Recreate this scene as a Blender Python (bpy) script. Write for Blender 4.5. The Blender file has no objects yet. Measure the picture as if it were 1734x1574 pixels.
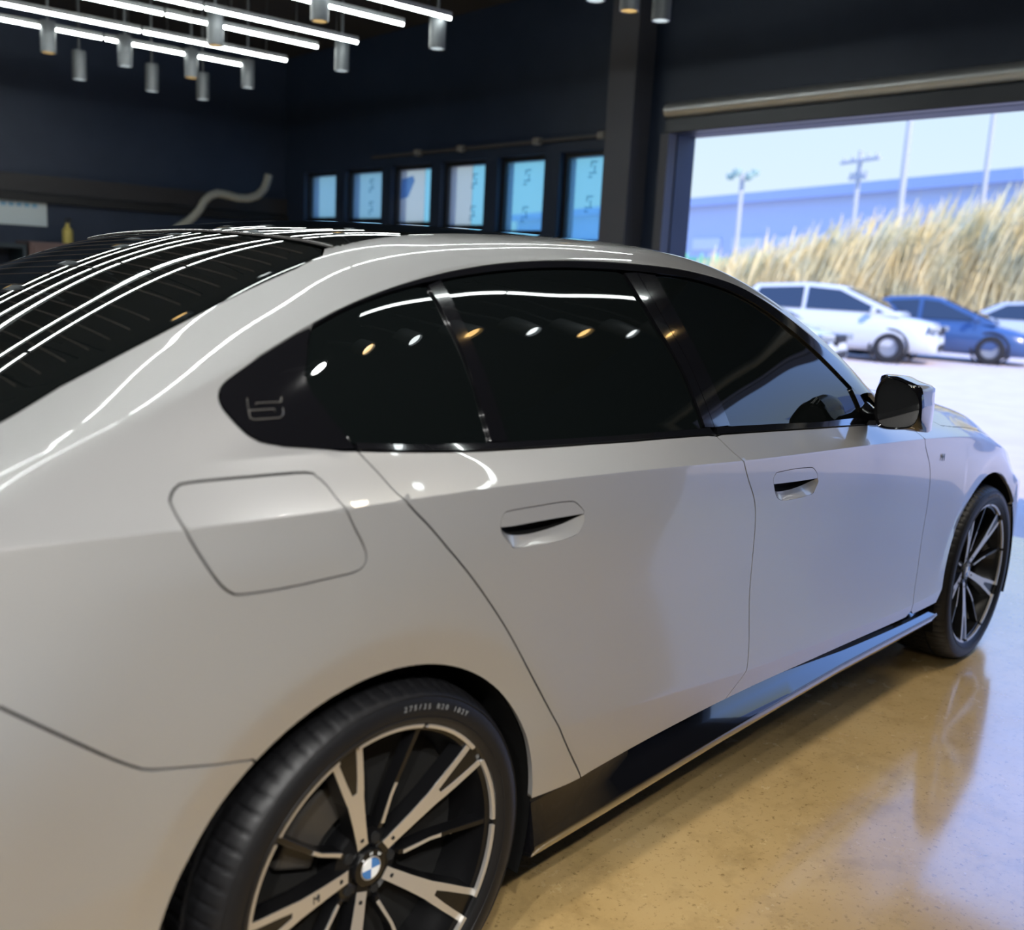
import bpy, bmesh, math, random
import numpy as np
from mathutils import Vector, Matrix
from mathutils.geometry import delaunay_2d_cdt
random.seed(7); np.random.seed(7)
SC = bpy.context.scene
COL = SC.collection
# ------------------------------------------------------------------ camera
IW, IH = 1734, 1574
CAM = np.array([-1.039, -2.139, 1.398]); YAW, PITCH, ROLL, FPX = 0.746, 0.188, 0.054, 1690.9
_f = np.array([math.cos(YAW)*math.cos(PITCH), math.sin(YAW)*math.cos(PITCH), -math.sin(PITCH)])
_r = np.array([math.sin(YAW), -math.cos(YAW), 0.]); _u = np.cross(_r, _f)
_c, _s = math.cos(ROLL), math.sin(ROLL)
RM = np.array([_c*_r+_s*_u, -_s*_r+_c*_u, _f])
cd = bpy.data.cameras.new('camera'); cam = bpy.data.objects.new('camera', cd); COL.objects.link(cam)
cd.sensor_fit = 'HORIZONTAL'; cd.sensor_width = 36.0; cd.lens = 36.0*FPX/IW
cd.clip_start = 0.05; cd.clip_end = 2000
m = Matrix.Identity(4)
for i in range(3):
    m[i][0] = RM[0][i]; m[i][1] = RM[1][i]; m[i][2] = -RM[2][i]; m[i][3] = CAM[i]
cam.matrix_world = m
SC.camera = cam
cd.dof.use_dof = True; cd.dof.focus_distance = 2.6; cd.dof.aperture_fstop = (cd.lens/1000)/0.0145
# ------------------------------------------------------------------ world, sun, exposure
SC.view_settings.view_transform = 'Standard'; SC.view_settings.look = 'None'
SC.view_settings.exposure = 0.0; SC.view_settings.gamma = 1.0
SC.view_settings.use_curve_mapping = False
world = bpy.data.worlds.new('world'); SC.world = world; world.use_nodes = True
wn = world.node_tree.nodes; wl = world.node_tree.links
bg = wn['Background']; bg.inputs['Strength'].default_value = 1.0
# clear daytime sky: pale at the horizon, blue overhead
tcw = wn.new('ShaderNodeTexCoord'); sep = wn.new('ShaderNodeSeparateXYZ'); rampw = wn.new('ShaderNodeValToRGB')
wl.new(tcw.outputs['Generated'], sep.inputs[0]); wl.new(sep.outputs['Z'], rampw.inputs['Fac']); wl.new(rampw.outputs['Color'], bg.inputs['Color'])
bg.inputs['Strength'].default_value = 3.0
e = rampw.color_ramp.elements; e[0].position = 0.0; e[0].color = (.27, .315, .34, 1); e[1].position = 1.0; e[1].color = (.12, .28, .80, 1)
q = e.new(.20); q.color = (.225, .295, .37, 1); q = e.new(.40); q.color = (.19, .36, .86, 1)
SUND = Vector((-0.30, -0.75, 0.62)).normalized()
sd = bpy.data.lights.new('sun', 'SUN'); sd.energy = 4.4; sd.angle = 0.009; sd.color = (1.0, 0.91, 0.83)
sun = bpy.data.objects.new('sun', sd); COL.objects.link(sun)
sun.rotation_euler = SUND.to_track_quat('Z', 'Y').to_euler(); sun.location = (0, 0, 12)

# ------------------------------------------------------------------ helpers
def ray(px, py):
    d = np.array([(px-IW/2)/FPX, -(py-IH/2)/FPX, 1.0]) @ RM
    return d
def on_plane(px, py, ax, val):
    d = ray(px, py); t = (val-CAM[ax])/d[ax]
    return CAM+d*t
def proj(X):
    q = (X-CAM) @ RM.T
    return np.stack([IW/2+FPX*q[..., 0]/q[..., 2], IH/2-FPX*q[..., 1]/q[..., 2]], -1)

MATS = {}
def mat(name, color=(0.8, 0.8, 0.8), rough=0.5, metal=0.0, coat=0.0, coat_rough=0.03, emit=None, es=0.0, spec=0.5, noise=None, bump=None, ior=None, trans=0.0):
    if name in MATS: return MATS[name]
    mt = bpy.data.materials.new(name); mt.use_nodes = True
    nt = mt.node_tree; b = nt.nodes['Principled BSDF']
    b.inputs['Base Color'].default_value = (*color, 1); b.inputs['Roughness'].default_value = rough
    b.inputs['Metallic'].default_value = metal; b.inputs['Coat Weight'].default_value = coat
    b.inputs['Coat Roughness'].default_value = coat_rough; b.inputs['Specular IOR Level'].default_value = spec
    if ior: b.inputs['IOR'].default_value = ior
    if trans: b.inputs['Transmission Weight'].default_value = trans
    if emit:
        b.inputs['Emission Color'].default_value = (*emit, 1); b.inputs['Emission Strength'].default_value = es
    tc = None
    if noise or bump:
        tc = nt.nodes.new('ShaderNodeTexCoord')
    if noise:       # (scale, colour2, detail)
        n = nt.nodes.new('ShaderNodeTexNoise'); n.inputs['Scale'].default_value = noise[0]; n.inputs['Detail'].default_value = noise[2]
        nt.links.new(tc.outputs['Object'], n.inputs['Vector'])
        r = nt.nodes.new('ShaderNodeValToRGB'); r.color_ramp.elements[0].position = 0.35; r.color_ramp.elements[1].position = 0.65
        r.color_ramp.elements[0].color = (*color, 1); r.color_ramp.elements[1].color = (*noise[1], 1)
        nt.links.new(n.outputs['Fac'], r.inputs['Fac']); nt.links.new(r.outputs['Color'], b.inputs['Base Color'])
    if bump:        # (scale, strength, distance)
        n = nt.nodes.new('ShaderNodeTexNoise'); n.inputs['Scale'].default_value = bump[0]; n.inputs['Detail'].default_value = 4
        nt.links.new(tc.outputs['Object'], n.inputs['Vector'])
        bp = nt.nodes.new('ShaderNodeBump'); bp.inputs['Strength'].default_value = bump[1]; bp.inputs['Distance'].default_value = bump[2]
        nt.links.new(n.outputs['Fac'], bp.inputs['Height']); nt.links.new(bp.outputs['Normal'], b.inputs['Normal'])
    MATS[name] = mt
    return mt

def link(o, parent=None):
    COL.objects.link(o)
    if parent is not None: o.parent = parent
    return o
def tag(o, label=None, cat=None, group=None, kind=None):
    if label: o['label'] = label
    if cat: o['category'] = cat
    if group: o['group'] = group
    if kind: o['kind'] = kind
    return o
def empty(name, loc=(0, 0, 0), rot=(0, 0, 0), parent=None):
    o = bpy.data.objects.new(name, None); o.empty_display_size = 0.1
    o.location = loc; o.rotation_euler = rot
    return link(o, parent)
def mesh_obj(name, verts, faces, mt, parent=None, smooth=False, normals=None):
    me = bpy.data.meshes.new(name); me.from_pydata([tuple(map(float, v)) for v in verts], [], [tuple(map(int, f)) for f in faces])
    if mt: me.materials.append(mt)
    if smooth: me.polygons.foreach_set('use_smooth', [True]*len(me.polygons))
    me.update()
    if normals is not None: me.normals_split_custom_set_from_vertices([tuple(map(float, n)) for n in normals])
    return link(bpy.data.objects.new(name, me), parent)
class MB:
    """collects shapes and links them as one mesh object"""
    def __init__(s): s.v = []; s.f = []
    def add(s, vs, fs):
        o = len(s.v); s.v += [tuple(v) for v in vs]; s.f += [tuple(i+o for i in f) for f in fs]; return s
    def box(s, c, d, R=None, bev=0):
        hx, hy, hz = d[0]/2, d[1]/2, d[2]/2
        vs = [Vector((x*hx, y*hy, z*hz)) for x in (-1, 1) for y in (-1, 1) for z in (-1, 1)]
        if R is not None: vs = [R @ v for v in vs]
        vs = [v+Vector(c) for v in vs]
        return s.add(vs, [(0, 1, 3, 2), (4, 6, 7, 5), (0, 4, 5, 1), (2, 3, 7, 6), (0, 2, 6, 4), (1, 5, 7, 3)])
    def tube(s, pts, r, n=10, caps=True, closed=False):
        pts = [Vector(p) for p in pts]; N = len(pts); rr = r if isinstance(r, (list, tuple)) else [r]*N
        vs = []; prev = None
        for i, p in enumerate(pts):
            if closed: t = pts[(i+1) % N]-pts[i-1]
            else: t = pts[min(i+1, N-1)]-pts[max(i-1, 0)]
            t.normalize()
            if prev is None:
                a = Vector((0, 0, 1)) if abs(t.z) < 0.9 else Vector((1, 0, 0)); a = (a-t*a.dot(t)).normalized()
            else: a = (prev-t*prev.dot(t)).normalized()
            prev = a; b = t.cross(a)
            vs += [p+(a*math.cos(2*math.pi*k/n)+b*math.sin(2*math.pi*k/n))*rr[i] for k in range(n)]
        fs = []
        for i in range(N if closed else N-1):
            j = (i+1) % N
            fs += [(i*n+k, i*n+(k+1) % n, j*n+(k+1) % n, j*n+k) for k in range(n)]
        if caps and not closed:
            fs += [tuple(range(n-1, -1, -1)), tuple((N-1)*n+k for k in range(n))]
        return s.add(vs, fs)
    def lathe(s, prof, n=48, axis='y', c=(0, 0, 0), close=False):
        """prof: list of (radius, along)"""
        vs = []
        for (r, h) in prof:
            for k in range(n):
                a = 2*math.pi*k/n; ca, sa = r*math.cos(a), r*math.sin(a)
                p = {'y': (ca, h, sa), 'z': (ca, sa, h), 'x': (h, ca, sa)}[axis]
                vs.append((p[0]+c[0], p[1]+c[1], p[2]+c[2]))
        fs = []; M = len(prof)
        for i in range(M if close else M-1):
            j = (i+1) % M
            fs += [(i*n+k, i*n+(k+1) % n, j*n+(k+1) % n, j*n+k) for k in range(n)]
        return s.add(vs, fs)
    def prism(s, poly, h0, h1, fn):
        """poly: 2D outline; fn(u,v,h)->xyz; solid between h0 and h1"""
        n = len(poly); vs = [fn(u, v, h0) for u, v in poly]+[fn(u, v, h1) for u, v in poly]
        fs = [tuple(range(n)), tuple(range(2*n-1, n-1, -1))]+[(k, (k+1) % n, n+(k+1) % n, n+k) for k in range(n)]
        return s.add(vs, fs)
    def build(s, name, mt, parent=None, smooth=False, bevel=0.0, seg=2, angle=35):
        me = bpy.data.meshes.new(name); me.from_pydata([tuple(map(float, v)) for v in s.v], [], s.f)
        bm = bmesh.new(); bm.from_mesh(me)
        bmesh.ops.recalc_face_normals(bm, faces=bm.faces)
        if bevel > 0:
            es = [e for e in bm.edges if len(e.link_faces) == 2 and e.calc_face_angle(0) > math.radians(angle)]
            if es: bmesh.ops.bevel(bm, geom=es, offset=bevel, segments=seg, affect='EDGES', profile=0.5, clamp_overlap=True)
        bm.to_mesh(me); bm.free()
        if mt: me.materials.append(mt)
        if smooth:
            me.polygons.foreach_set('use_smooth', [True]*len(me.polygons))
            try: me.set_sharp_from_angle(angle=math.radians(angle))
            except Exception: pass
        me.update()
        return link(bpy.data.objects.new(name, me), parent)
def text_obj(name, s, size, mt, M, parent=None, extrude=0.001, align='CENTER'):
    cu = bpy.data.curves.new(name+'_curve', 'FONT'); cu.body = s; cu.size = size; cu.extrude = extrude
    cu.align_x = align; cu.align_y = 'CENTER'; cu.resolution_u = 3
    t = bpy.data.objects.new(name+'_tmp', cu); COL.objects.link(t)
    dg = bpy.context.evaluated_depsgraph_get(); me = bpy.data.meshes.new_from_object(t.evaluated_get(dg))
    bpy.data.objects.remove(t); bpy.data.curves.remove(cu)
    me.name = name; me.transform(M); me.materials.clear(); me.materials.append(mt)
    return link(bpy.data.objects.new(name, me), parent)
def copy_tree(o, parent=None):
    c = o.copy(); COL.objects.link(c)
    if parent is not None: c.parent = parent
    for ch in list(o.children): copy_tree(ch, c)
    return c

# ================================================================== the workshop (its axes are turned 6 degrees from the car's)
RT = -math.radians(6.0)
def W2(x, y, z=0.0):
    c, s = math.cos(RT), math.sin(RT); return Vector((c*x-s*y, s*x+c*y, z))
def put(o, x=0, y=0, z=0, rz=0.0):
    o.location = W2(x, y, z); o.rotation_euler = (0, 0, RT+rz); return o
def struct(name, mb, mt, **k):
    o = mb.build(name, mt, **k); put(o); o['kind'] = 'structure'; return o
WX, WY0, WY1, WXB, CZ = 5.2, -7.0, 9.054, -8.0, 3.75
# floor: yellow-brown sealed concrete, stained and speckled
def floor_mat():
    mt = bpy.data.materials.new('sealed_concrete'); mt.use_nodes = True; nt = mt.node_tree; b = nt.nodes['Principled BSDF']
    tc = nt.nodes.new('ShaderNodeTexCoord')
    def noise(sc, det, rough=0.6):
        n = nt.nodes.new('ShaderNodeTexNoise'); n.inputs['Scale'].default_value = sc; n.inputs['Detail'].default_value = det; n.inputs['Roughness'].default_value = rough
        nt.links.new(tc.outputs['Object'], n.inputs['Vector']); return n
    def ramp(src, stops):
        r = nt.nodes.new('ShaderNodeValToRGB'); e = r.color_ramp.elements
        while len(e) < len(stops): e.new(0.5)
        for k, (p, c) in enumerate(stops): e[k].position = p; e[k].color = (*c, 1)
        nt.links.new(src, r.inputs['Fac']); return r
    big = ramp(noise(1.3, 6).outputs['Fac'], [(.30, (.56, .37, .14)), (.55, (.67, .46, .20)), (.75, (.72, .52, .25))])
    sp = ramp(noise(60, 3, .7).outputs['Fac'], [(.30, (.55, .52, .48)), (.42, (1, 1, 1))])
    st = ramp(noise(5.5, 8, .7).outputs['Fac'], [(.28, (.72, .70, .66)), (.5, (1, 1, 1))])
    def mul(a, c):
        m_ = nt.nodes.new('ShaderNodeMix'); m_.data_type = 'RGBA'; m_.blend_type = 'MULTIPLY'; m_.inputs[0].default_value = 1
        nt.links.new(a, m_.inputs[6]); nt.links.new(c, m_.inputs[7]); return m_.outputs[2]
    nt.links.new(mul(mul(big.outputs[0], sp.outputs[0]), st.outputs[0]), b.inputs['Base Color'])
    rr = ramp(noise(9, 6).outputs['Fac'], [(.3, (.16,)*3), (.7, (.30,)*3)]); nt.links.new(rr.outputs[0], b.inputs['Roughness'])
    b.inputs['Specular IOR Level'].default_value = 0.6; b.inputs['Coat Weight'].default_value = 1; b.inputs['Coat Roughness'].default_value = .11; b.inputs['Coat IOR'].default_value = 2.2
    bp = nt.nodes.new('ShaderNodeBump'); bp.inputs['Strength'].default_value = 0.12; bp.inputs['Distance'].default_value = 0.004
    nt.links.new(noise(45, 4).outputs['Fac'], bp.inputs['Height']); nt.links.new(bp.outputs[0], b.inputs['Normal'])
    return mt
fl_ = MB().box(((WX+WXB)/2+.1, (WY0+WY1)/2, -.1), (WX-WXB+.2, WY1-WY0, .2)); floor = struct('floor', fl_, floor_mat())
NAVY = mat('dark_navy_wall', (0.010, 0.021, 0.050), rough=0.5, noise=(3, (0.014, 0.026, 0.058), 3))
CEIL = mat('black_ceiling', (0.012, 0.013, 0.018), rough=0.8)
COLM = mat('charcoal_column', (0.070, 0.076, 0.100), rough=0.6)
struct('ceiling', MB().box(((WX+WXB)/2, (WY0+WY1)/2, CZ+.05), (WX-WXB+.4, WY1-WY0+.4, .1)), CEIL)
struct('wall_left', MB().box(((WX+WXB)/2, WY1+.1, CZ/2), (WX-WXB+.4, .2, CZ)), NAVY)
struct('wall_right', MB().box(((WX+WXB)/2, WY0-.1, CZ/2), (WX-WXB+.4, .2, CZ)), mat('grey_wall', (0.16, 0.16, 0.16), rough=0.6))
struct('wall_back', MB().box((WXB-.1, (WY0+WY1)/2, CZ/2), (.2, WY1-WY0+.4, CZ)), mat('grey_wall'))
# front wall with six window openings and the wide shutter opening
WIN = [(8.569, 7.863), (7.674, 6.934), (6.761, 6.063), (5.898, 5.216), (5.035, 4.402), (4.213, 3.605)]; WZ1 = 2.435
WZ0 = [1.893, 1.877, 1.835, 1.803, 1.753, 1.679]
DY0, DY1, DZ = -3.1, 2.923, 2.493
fw = MB(); X0 = WX+.1
ys = [WY1+.1]
fw.box((X0, (WY1+.1+WIN[0][0])/2, CZ/2), (.2, WY1+.1-WIN[0][0], CZ))
for i, (a, b) in enumerate(WIN):
    fw.box((X0, (a+b)/2, WZ0[i]/2), (.2, a-b, WZ0[i])); fw.box((X0, (a+b)/2, (WZ1+CZ)/2), (.2, a-b, CZ-WZ1))
    nx = WIN[i+1][0] if i < 5 else DY1
    fw.box((X0, (b+nx)/2, CZ/2), (.2, b-nx, CZ))
fw.box((X0, (DY0+DY1)/2, (DZ+CZ)/2), (.2, DY1-DY0, CZ-DZ)); fw.box((X0, (DY0+WY0-.1)/2, CZ/2), (.2, DY0-WY0+.1, CZ))
struct('wall_front', fw, NAVY)
struct('trim_1', MB().box((WX-.10, 3.359, CZ/2), (.20, .28, CZ)), COLM)          # column beside the shutter opening
struct('trim_2', MB().box((WX-.05, 2.972, DZ/2), (.10, .08, DZ)), COLM)            # shutter guide rail
struct('trim_3', MB().box((8*-.0+(WX+WXB)/2, WY1-.06, 1.909), (WX-WXB, .12, .08)), mat('ledge_dark', (0.004, 0.004, 0.005), rough=.5))
struct('trim_4', MB().box(((WX+WXB)/2, WY1-.04, 2.049), (WX-WXB, .08, .18)), mat('ledge_grey', (0.020, 0.019, 0.022), rough=.5))
# window panes with pale blue film
def film(name, tint, mixw):
    mt = bpy.data.materials.new(name); mt.use_nodes = True; nt = mt.node_tree; nt.nodes.clear()
    out = nt.nodes.new('ShaderNodeOutputMaterial'); tr = nt.nodes.new('ShaderNodeBsdfTransparent'); tl = nt.nodes.new('ShaderNodeBsdfTranslucent'); mx = nt.nodes.new('ShaderNodeMixShader')
    tr.inputs[0].default_value = (*tint, 1); tl.inputs[0].default_value = (*tint, 1); mx.inputs[0].default_value = mixw
    nt.links.new(tr.outputs[0], mx.inputs[1]); nt.links.new(tl.outputs[0], mx.inputs[2]); nt.links.new(mx.outputs[0], out.inputs[0]); return mt
FILM = [film('film_pale', (.52, .68, .70), .25), film('film_cyan', (.54, .80, .83), .2), film('film_white', (.74, .76, .70), .3)]
FRAME = mat('window_frame_black', (0.008, 0.009, 0.011), rough=.4)
INK = film('window_lettering_film', (.64, .74, .77), .1)
SPLIT = {2: (.30, 0), 3: (.52, 2)}
for i, (a, b) in enumerate(WIN):
    cy = (a+b)/2; w = a-b; z0 = WZ0[i]; h = WZ1-z0; cz = (z0+WZ1)/2
    mb = MB()
    for sy in (-1, 1): mb.box((X0, cy+sy*(w/2-.02), cz), (.08, .04, h))
    for sz in (-1, 1): mb.box((X0, cy, cz+sz*(h/2-.02)), (.08, w-.08, .04))
    fr = struct('window_%d' % (i+1), mb, FRAME); fr['label'] = 'high window of pale blue film in the dark wall, number %d counted from the corner' % (i+1)
    def pane(y0, y1, mt_):
        p = MB().box((X0, (y0+y1)/2, cz), (.008, abs(y1-y0), h-.08)).build('pane', mt_); p.parent = fr
    lo, hi = a-.04, b+.04
    if i == 2: pane(lo, lo-.62*w, FILM[2]); pane(lo-.62*w, hi, FILM[1])
    elif i == 3: pane(lo, lo-.5*w, FILM[2]); pane(lo-.5*w, hi, FILM[1])
    else: pane(lo, hi, FILM[0] if i < 2 else FILM[1])
    # indistinct marks stuck on the film
    for (u, vv) in {1: [(.55, .70), (.55, .28)], 2: [(.25, .62)], 3: [(.62, .72), (.60, .25)], 4: [(.50, .75), (.48, .28)], 5: [(.52, .82), (.48, .45)]}.get(i, []):
        g = MB(); yy = a-u*w; zz = z0+vv*h
        if i == 2: g.prism([(-.11, -.10), (.02, -.08), (.13, .08), (.10, .13), (-.10, .10)], 0, .003, lambda p, q, r: (X0-.012-r, yy-p, zz+q)); g.build('window_decal', film('decal_blue', (.45, .62, .85), .1), fr); continue
        for (dy, dz, l, hh) in ((-.015, .055, .07, .015), (.022, .035, .015, .045), (-.022, .0, .015, .055), (.0, -.035, .09, .014), (.026, -.066, .045, .016)):
            g.box((X0-.012, yy+dy, zz+dz), (.004, l, hh))
        g.build('window_decal', INK, fr)
# the roller shutter above the opening
ALU = mat('brushed_aluminium', (0.42, 0.44, 0.45), rough=.35, metal=.6)
sh = empty('roller_shutter'); put(sh, WX-.08, (DY0+DY1)/2, DZ); tag(sh, 'rolled-up shutter with silver bottom rail above the wide opening', 'shutter')
L_ = DY1-DY0
MB().tube([(0, -L_/2-.05, .165), (0, L_/2+.05, .165)], .056, 20).build('bottom_rail', ALU, sh, smooth=True)
MB().box((.02, 0, .053), (.09, L_+.1, .106)).build('shutter_housing', mat('shutter_navy', (0.012, 0.016, 0.026), rough=.4), sh, bevel=.008)
# track rail with small spot clamps above the windows
tr_ = empty('track_rail'); put(tr_, WX-.03, 5.274, 2.534); tag(tr_, 'thin dark track rail with small clamps above the high windows', 'rail')
MB().box((0, 0, 0), (.04, 3.6, .025)).build('rail', mat('rail_grey', (.05, .05, .055), rough=.5), tr_)
for y in (.95, .25, -.82, -1.60):
    MB().box((-.02, y, .0), (.06, .08, .06)).build('clamp', mat('clamp_grey', (.16, .16, .16), rough=.4), tr_, bevel=.01)
# ceiling LED tubes, in pairs of rows running along the room
TUBE = mat('led_tube_diffuser', (.8, .8, .8), rough=.4, emit=(0.93, 1.0, 0.97), es=26.0)
HOUS = mat('led_housing', (.35, .37, .37), rough=.5)
def led(name='led_tube'):
    t = empty(name)
    MB().box((0, 0, .018), (1.16, .026, .03)).build('housing', HOUS, t)
    MB().tube([(-.575, 0, -.004), (.575, 0, -.004)], .011, 10).build('diffuser', TUBE, t, smooth=True)
    MB().tube([(-.4, 0, .03), (-.4, 0, CZ-3.0)], .006, 5).build('hanger', FRAME, t); MB().tube([(.4, 0, .03), (.4, 0, CZ-3.0)], .006, 5).build('hanger', FRAME, t)
    return t
proto = None
ROWS = [5.98, 5.47, 4.80, 4.40, 3.67, 3.28, 1.02, .55, -1.10]
RN = ['first row from the left wall', 'second row from the left wall', 'third row from the left wall', 'fourth row from the left wall', 'fifth row from the left wall', 'sixth row from the left wall', 'far row above the sedan', 'near row above the sedan', 'row right of the sedan']
ON = ['end', 'second', 'third', 'fourth', 'fifth', 'sixth']
for r_, y in enumerate(ROWS):
    for k in range(6 if y > 0 else 2):
        x = 3.30-.58-1.18*k-(0.0 if r_ % 2 else .10)
        if proto is None: proto = led(); t = proto
        else: t = copy_tree(proto)
        if y < 0: x += .42
        put(t, x, y, 3.0); tag(t, 'white LED ceiling tube, %s, %s tube from the window side' % (RN[r_], ON[k]), 'ceiling light', 'LED tubes hung in paired rows under the ceiling')
for r_, y in enumerate((-2.0, -2.35, -3.2, -3.55)):  # added rows behind the camera, stronger than the others, to brighten the rear quarter
    for k in range(4):
        if k == r_ == 0: TUBE = mat('led_tube_bright', (.8, .8, .8), rough=.4, emit=(1.0, .985, .96), es=70.0); bright = led(); t = bright
        else: t = copy_tree(bright)
        put(t, -1.15-1.18*k, y, 3.0); tag(t, 'white LED ceiling tube over the near floor, %s row, %s tube from the front' % (ON[r_] if r_ else 'first', 'first' if k == 0 else ON[k]), 'ceiling light', 'LED tubes hung over the near side of the floor')
# cylinder spotlights in rows, warm and cool in turn
SPB = mat('spot_body_grey', (.10, .11, .12), rough=.4)
EW = mat('spot_warm', (.8, .6, .3), rough=.4, emit=(1.0, .62, .22), es=14.0); EC = mat('spot_cool', (.8, .8, .8), rough=.4, emit=(.92, 1.0, 1.0), es=14.0)
def spot(x, y, z, warm, where, power=22.0, cone=95):
    t = empty('ceiling_spotlight'); put(t, x, y, z)
    MB().lathe([(.0, .22), (.052, .22), (.055, .20), (.055, .0), (.050, -.003), (.045, .0), (.043, .03)], 20, 'z').build('lamp_body', SPB, t, smooth=True)
    MB().lathe([(.0, .022), (.043, .022), (.043, .028), (0, .028)], 20, 'z').build('lamp_face', EW if warm else EC, t)
    MB().tube([(0, 0, .21), (0, 0, CZ-z)], .010, 6).build('stem', SPB, t)
    ld = bpy.data.lights.new('spot_beam', 'SPOT'); ld.energy = power; ld.spot_size = math.radians(cone); ld.spot_blend = .6; ld.shadow_soft_size = .04
    ld.color = (1.0, .86, .66) if warm else (1.0, .985, .95)
    lo = bpy.data.objects.new('spot_beam', ld); COL.objects.link(lo); lo.parent = t; lo.location = (0, 0, -.01)
    c = 'warm' if warm else 'cool white'
    tag(t, '%s cylinder spotlight, %s' % (c, where), 'spotlight', 'cylinder spotlights hung from the ceiling')
    return t
for i, x in enumerate((3.20, 2.71, 2.18, 1.62, 1.08, .54)): spot(x, 5.95, 2.82, i % 2 == 1, 'under the first LED row, %s from the window side' % ON[i])
for i, x in enumerate((3.07, 2.62, 2.03)): spot(x, 6.55, 2.76, False, 'hung lowest beside the left wall, %s from the window side' % ON[i])
spot(3.29, 4.60, 2.82, False, 'at the end of the middle pair of LED rows'); spot(2.3, 4.60, 2.82, True, 'between the middle pair of LED rows')
spot(3.27, 3.38, 2.82, False, 'at the end of the pair of LED rows nearest the column'); spot(2.4, 3.38, 2.82, True, 'along the pair of LED rows nearest the column')
for i, x in enumerate((3.66, 3.40, 3.14)): spot(x, 1.80, 2.84, i % 2 == 1, '%s of three at the top edge beside the column' % ('right', 'middle', 'left')[i])
spot(.66, 1.38, 2.84, False, 'mirrored high in the sedan rear window'); spot(.16, 1.38, 2.84, True, 'mirrored low in the sedan rear window')
for i in range(8): spot(3.99-.42*i, -1.38, 2.84, i % 2 == 0, ('first', 'second', 'third', 'fourth', 'fifth', 'sixth', 'seventh', 'eighth')[i]+' from the front in the row mirrored in the side windows', power=20, cone=88)
def fill_spot(x, y, z, tx, ty, tz, where, power, cone):  # unseen fill lamps, added to lift the sedan's rear quarter panel
    t = spot(x, y, z, False, where, power, cone)
    d = W2(tx, ty, tz)-W2(x, y, z); L = Matrix.Rotation(-RT, 3, 'Z') @ d.normalized(); R = L.to_track_quat('-Z', 'Y').to_matrix().to_4x4()
    for ch in t.children:
        if ch.name.startswith(('lamp_body', 'lamp_face')): ch.data.transform(Matrix.Translation((0, 0, .21)) @ R @ Matrix.Translation((0, 0, -.21)))
        elif ch.name.startswith('spot_beam'):
            ch.rotation_euler = R.to_euler(); ch.location = Vector((0, 0, .21))+R.to_3x3() @ Vector((0, 0, -.23)); ch.data.spot_blend = 1.0
fill_spot(-1.7, -3.3, 2.80, -.50, -.9, 1.0, 'tilted towards the sedan boot from the near side', 260, 60)
fill_spot(-.75, -3.5, 2.80, -.10, -.9, .95, 'tilted towards the sedan fuel flap from the near side', 260, 55)
fill_spot(-2.4, -2.7, 2.80, -.75, -.8, 1.05, 'tilted towards the sedan tail from the near side', 200, 60)
# things along the left wall
pp = MB().prism([(-.26, -.148), (.26, -.148), (.26, .148), (-.26, .148)], 0, .012, lambda u, v, h: (u, -h, v)).build('wall_notice', mat('notice_paper', (.62, .70, .74), rough=.6)); put(pp, 2.208, WY1-.01, 1.778)
tag(pp, 'pale printed notice sheet fixed to the dark left wall', 'notice')
for k in range(5):
    q = MB().box((-.155+.074*k, -.014, .057), (.05, .004, .04)).build('printed_block', mat('print_blue', (.20, .42, .62), rough=.6), pp)
cb = empty('tool_cabinet'); put(cb, 2.405, WY1-.30, 0); tag(cb, 'dusky pink cabinet against the left wall below the notice', 'cabinet')
MB().box((0, 0, .76), (.52, .5, 1.42)).build('body', mat('cabinet_pink', (.13, .085, .085), rough=.5), cb, bevel=.01)
for k in range(3): MB().box((0, -.26, .30+.46*k), (.46, .03, .42)).build('drawer', mat('cabinet_pink'), cb, bevel=.006)
MB().box((0, 0, .025), (.48, .46, .05)).build('plinth', FRAME, cb)
cb2 = empty('shelf_unit'); put(cb2, 1.748, WY1-.30, 0); tag(cb2, 'low dark blue shelf unit in the left corner of the view', 'shelf')
for z in (.06, .55, 1.0, 1.42): MB().box((0, 0, z), (.70, .5, .04)).build('shelf', mat('shelf_blue', (.02, .035, .05), rough=.5), cb2)
for sx_ in (-1, 1): MB().box((sx_*.35, 0, .74), (.03, .5, 1.40)).build('side_panel', mat('shelf_blue'), cb2)
bt = empty('spray_bottle'); put(bt, 2.545, WY1-.42, 1.47); tag(bt, 'small yellow spray bottle standing on the pink cabinet', 'bottle')
MB().lathe([(0, 0), (.045, 0), (.05, .02), (.05, .13), (.02, .17), (.02, .20), (0, .20)], 16, 'z').build('body', mat('bottle_yellow', (.5, .42, .12), rough=.4), bt, smooth=True)
MB().box((.012, 0, .225), (.06, .026, .045)).build('trigger_head', FRAME, bt, bevel=.006)
# extraction hose: an S-shaped pale flexible duct
HY = 8.45
hp = []
for (a, b) in [(286,400),(300,386),(322,372),(338,355),(346,340),(356,331),(368,327),(385,330),(402,335),(420,336),(436,331),(447,320),(452,308),(455,296)]:
    # workshop frame: intersect with the plane at room y = HY
    c, s = math.cos(-RT), math.sin(-RT); d = ray(a, b); C2 = np.array([c*CAM[0]-s*CAM[1], s*CAM[0]+c*CAM[1], CAM[2]]); d2 = np.array([c*d[0]-s*d[1], s*d[0]+c*d[1], d[2]])
    hp.append(C2+d2*(HY-C2[1])/d2[1])
hp = np.array(hp); base = hp[0].copy()
tt = np.linspace(0, len(hp)-1, 70); hp2 = np.stack([np.interp(tt, range(len(hp)), hp[:, k]) for k in range(3)], 1)
hs_ = empty('air_hose'); put(hs_, base[0], base[1], 0); tag(hs_, 'pale grey S-shaped flexible air hose rising in front of the left wall', 'hose')
rel = [(p[0]-base[0], p[1]-base[1], p[2]) for p in hp2]
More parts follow.
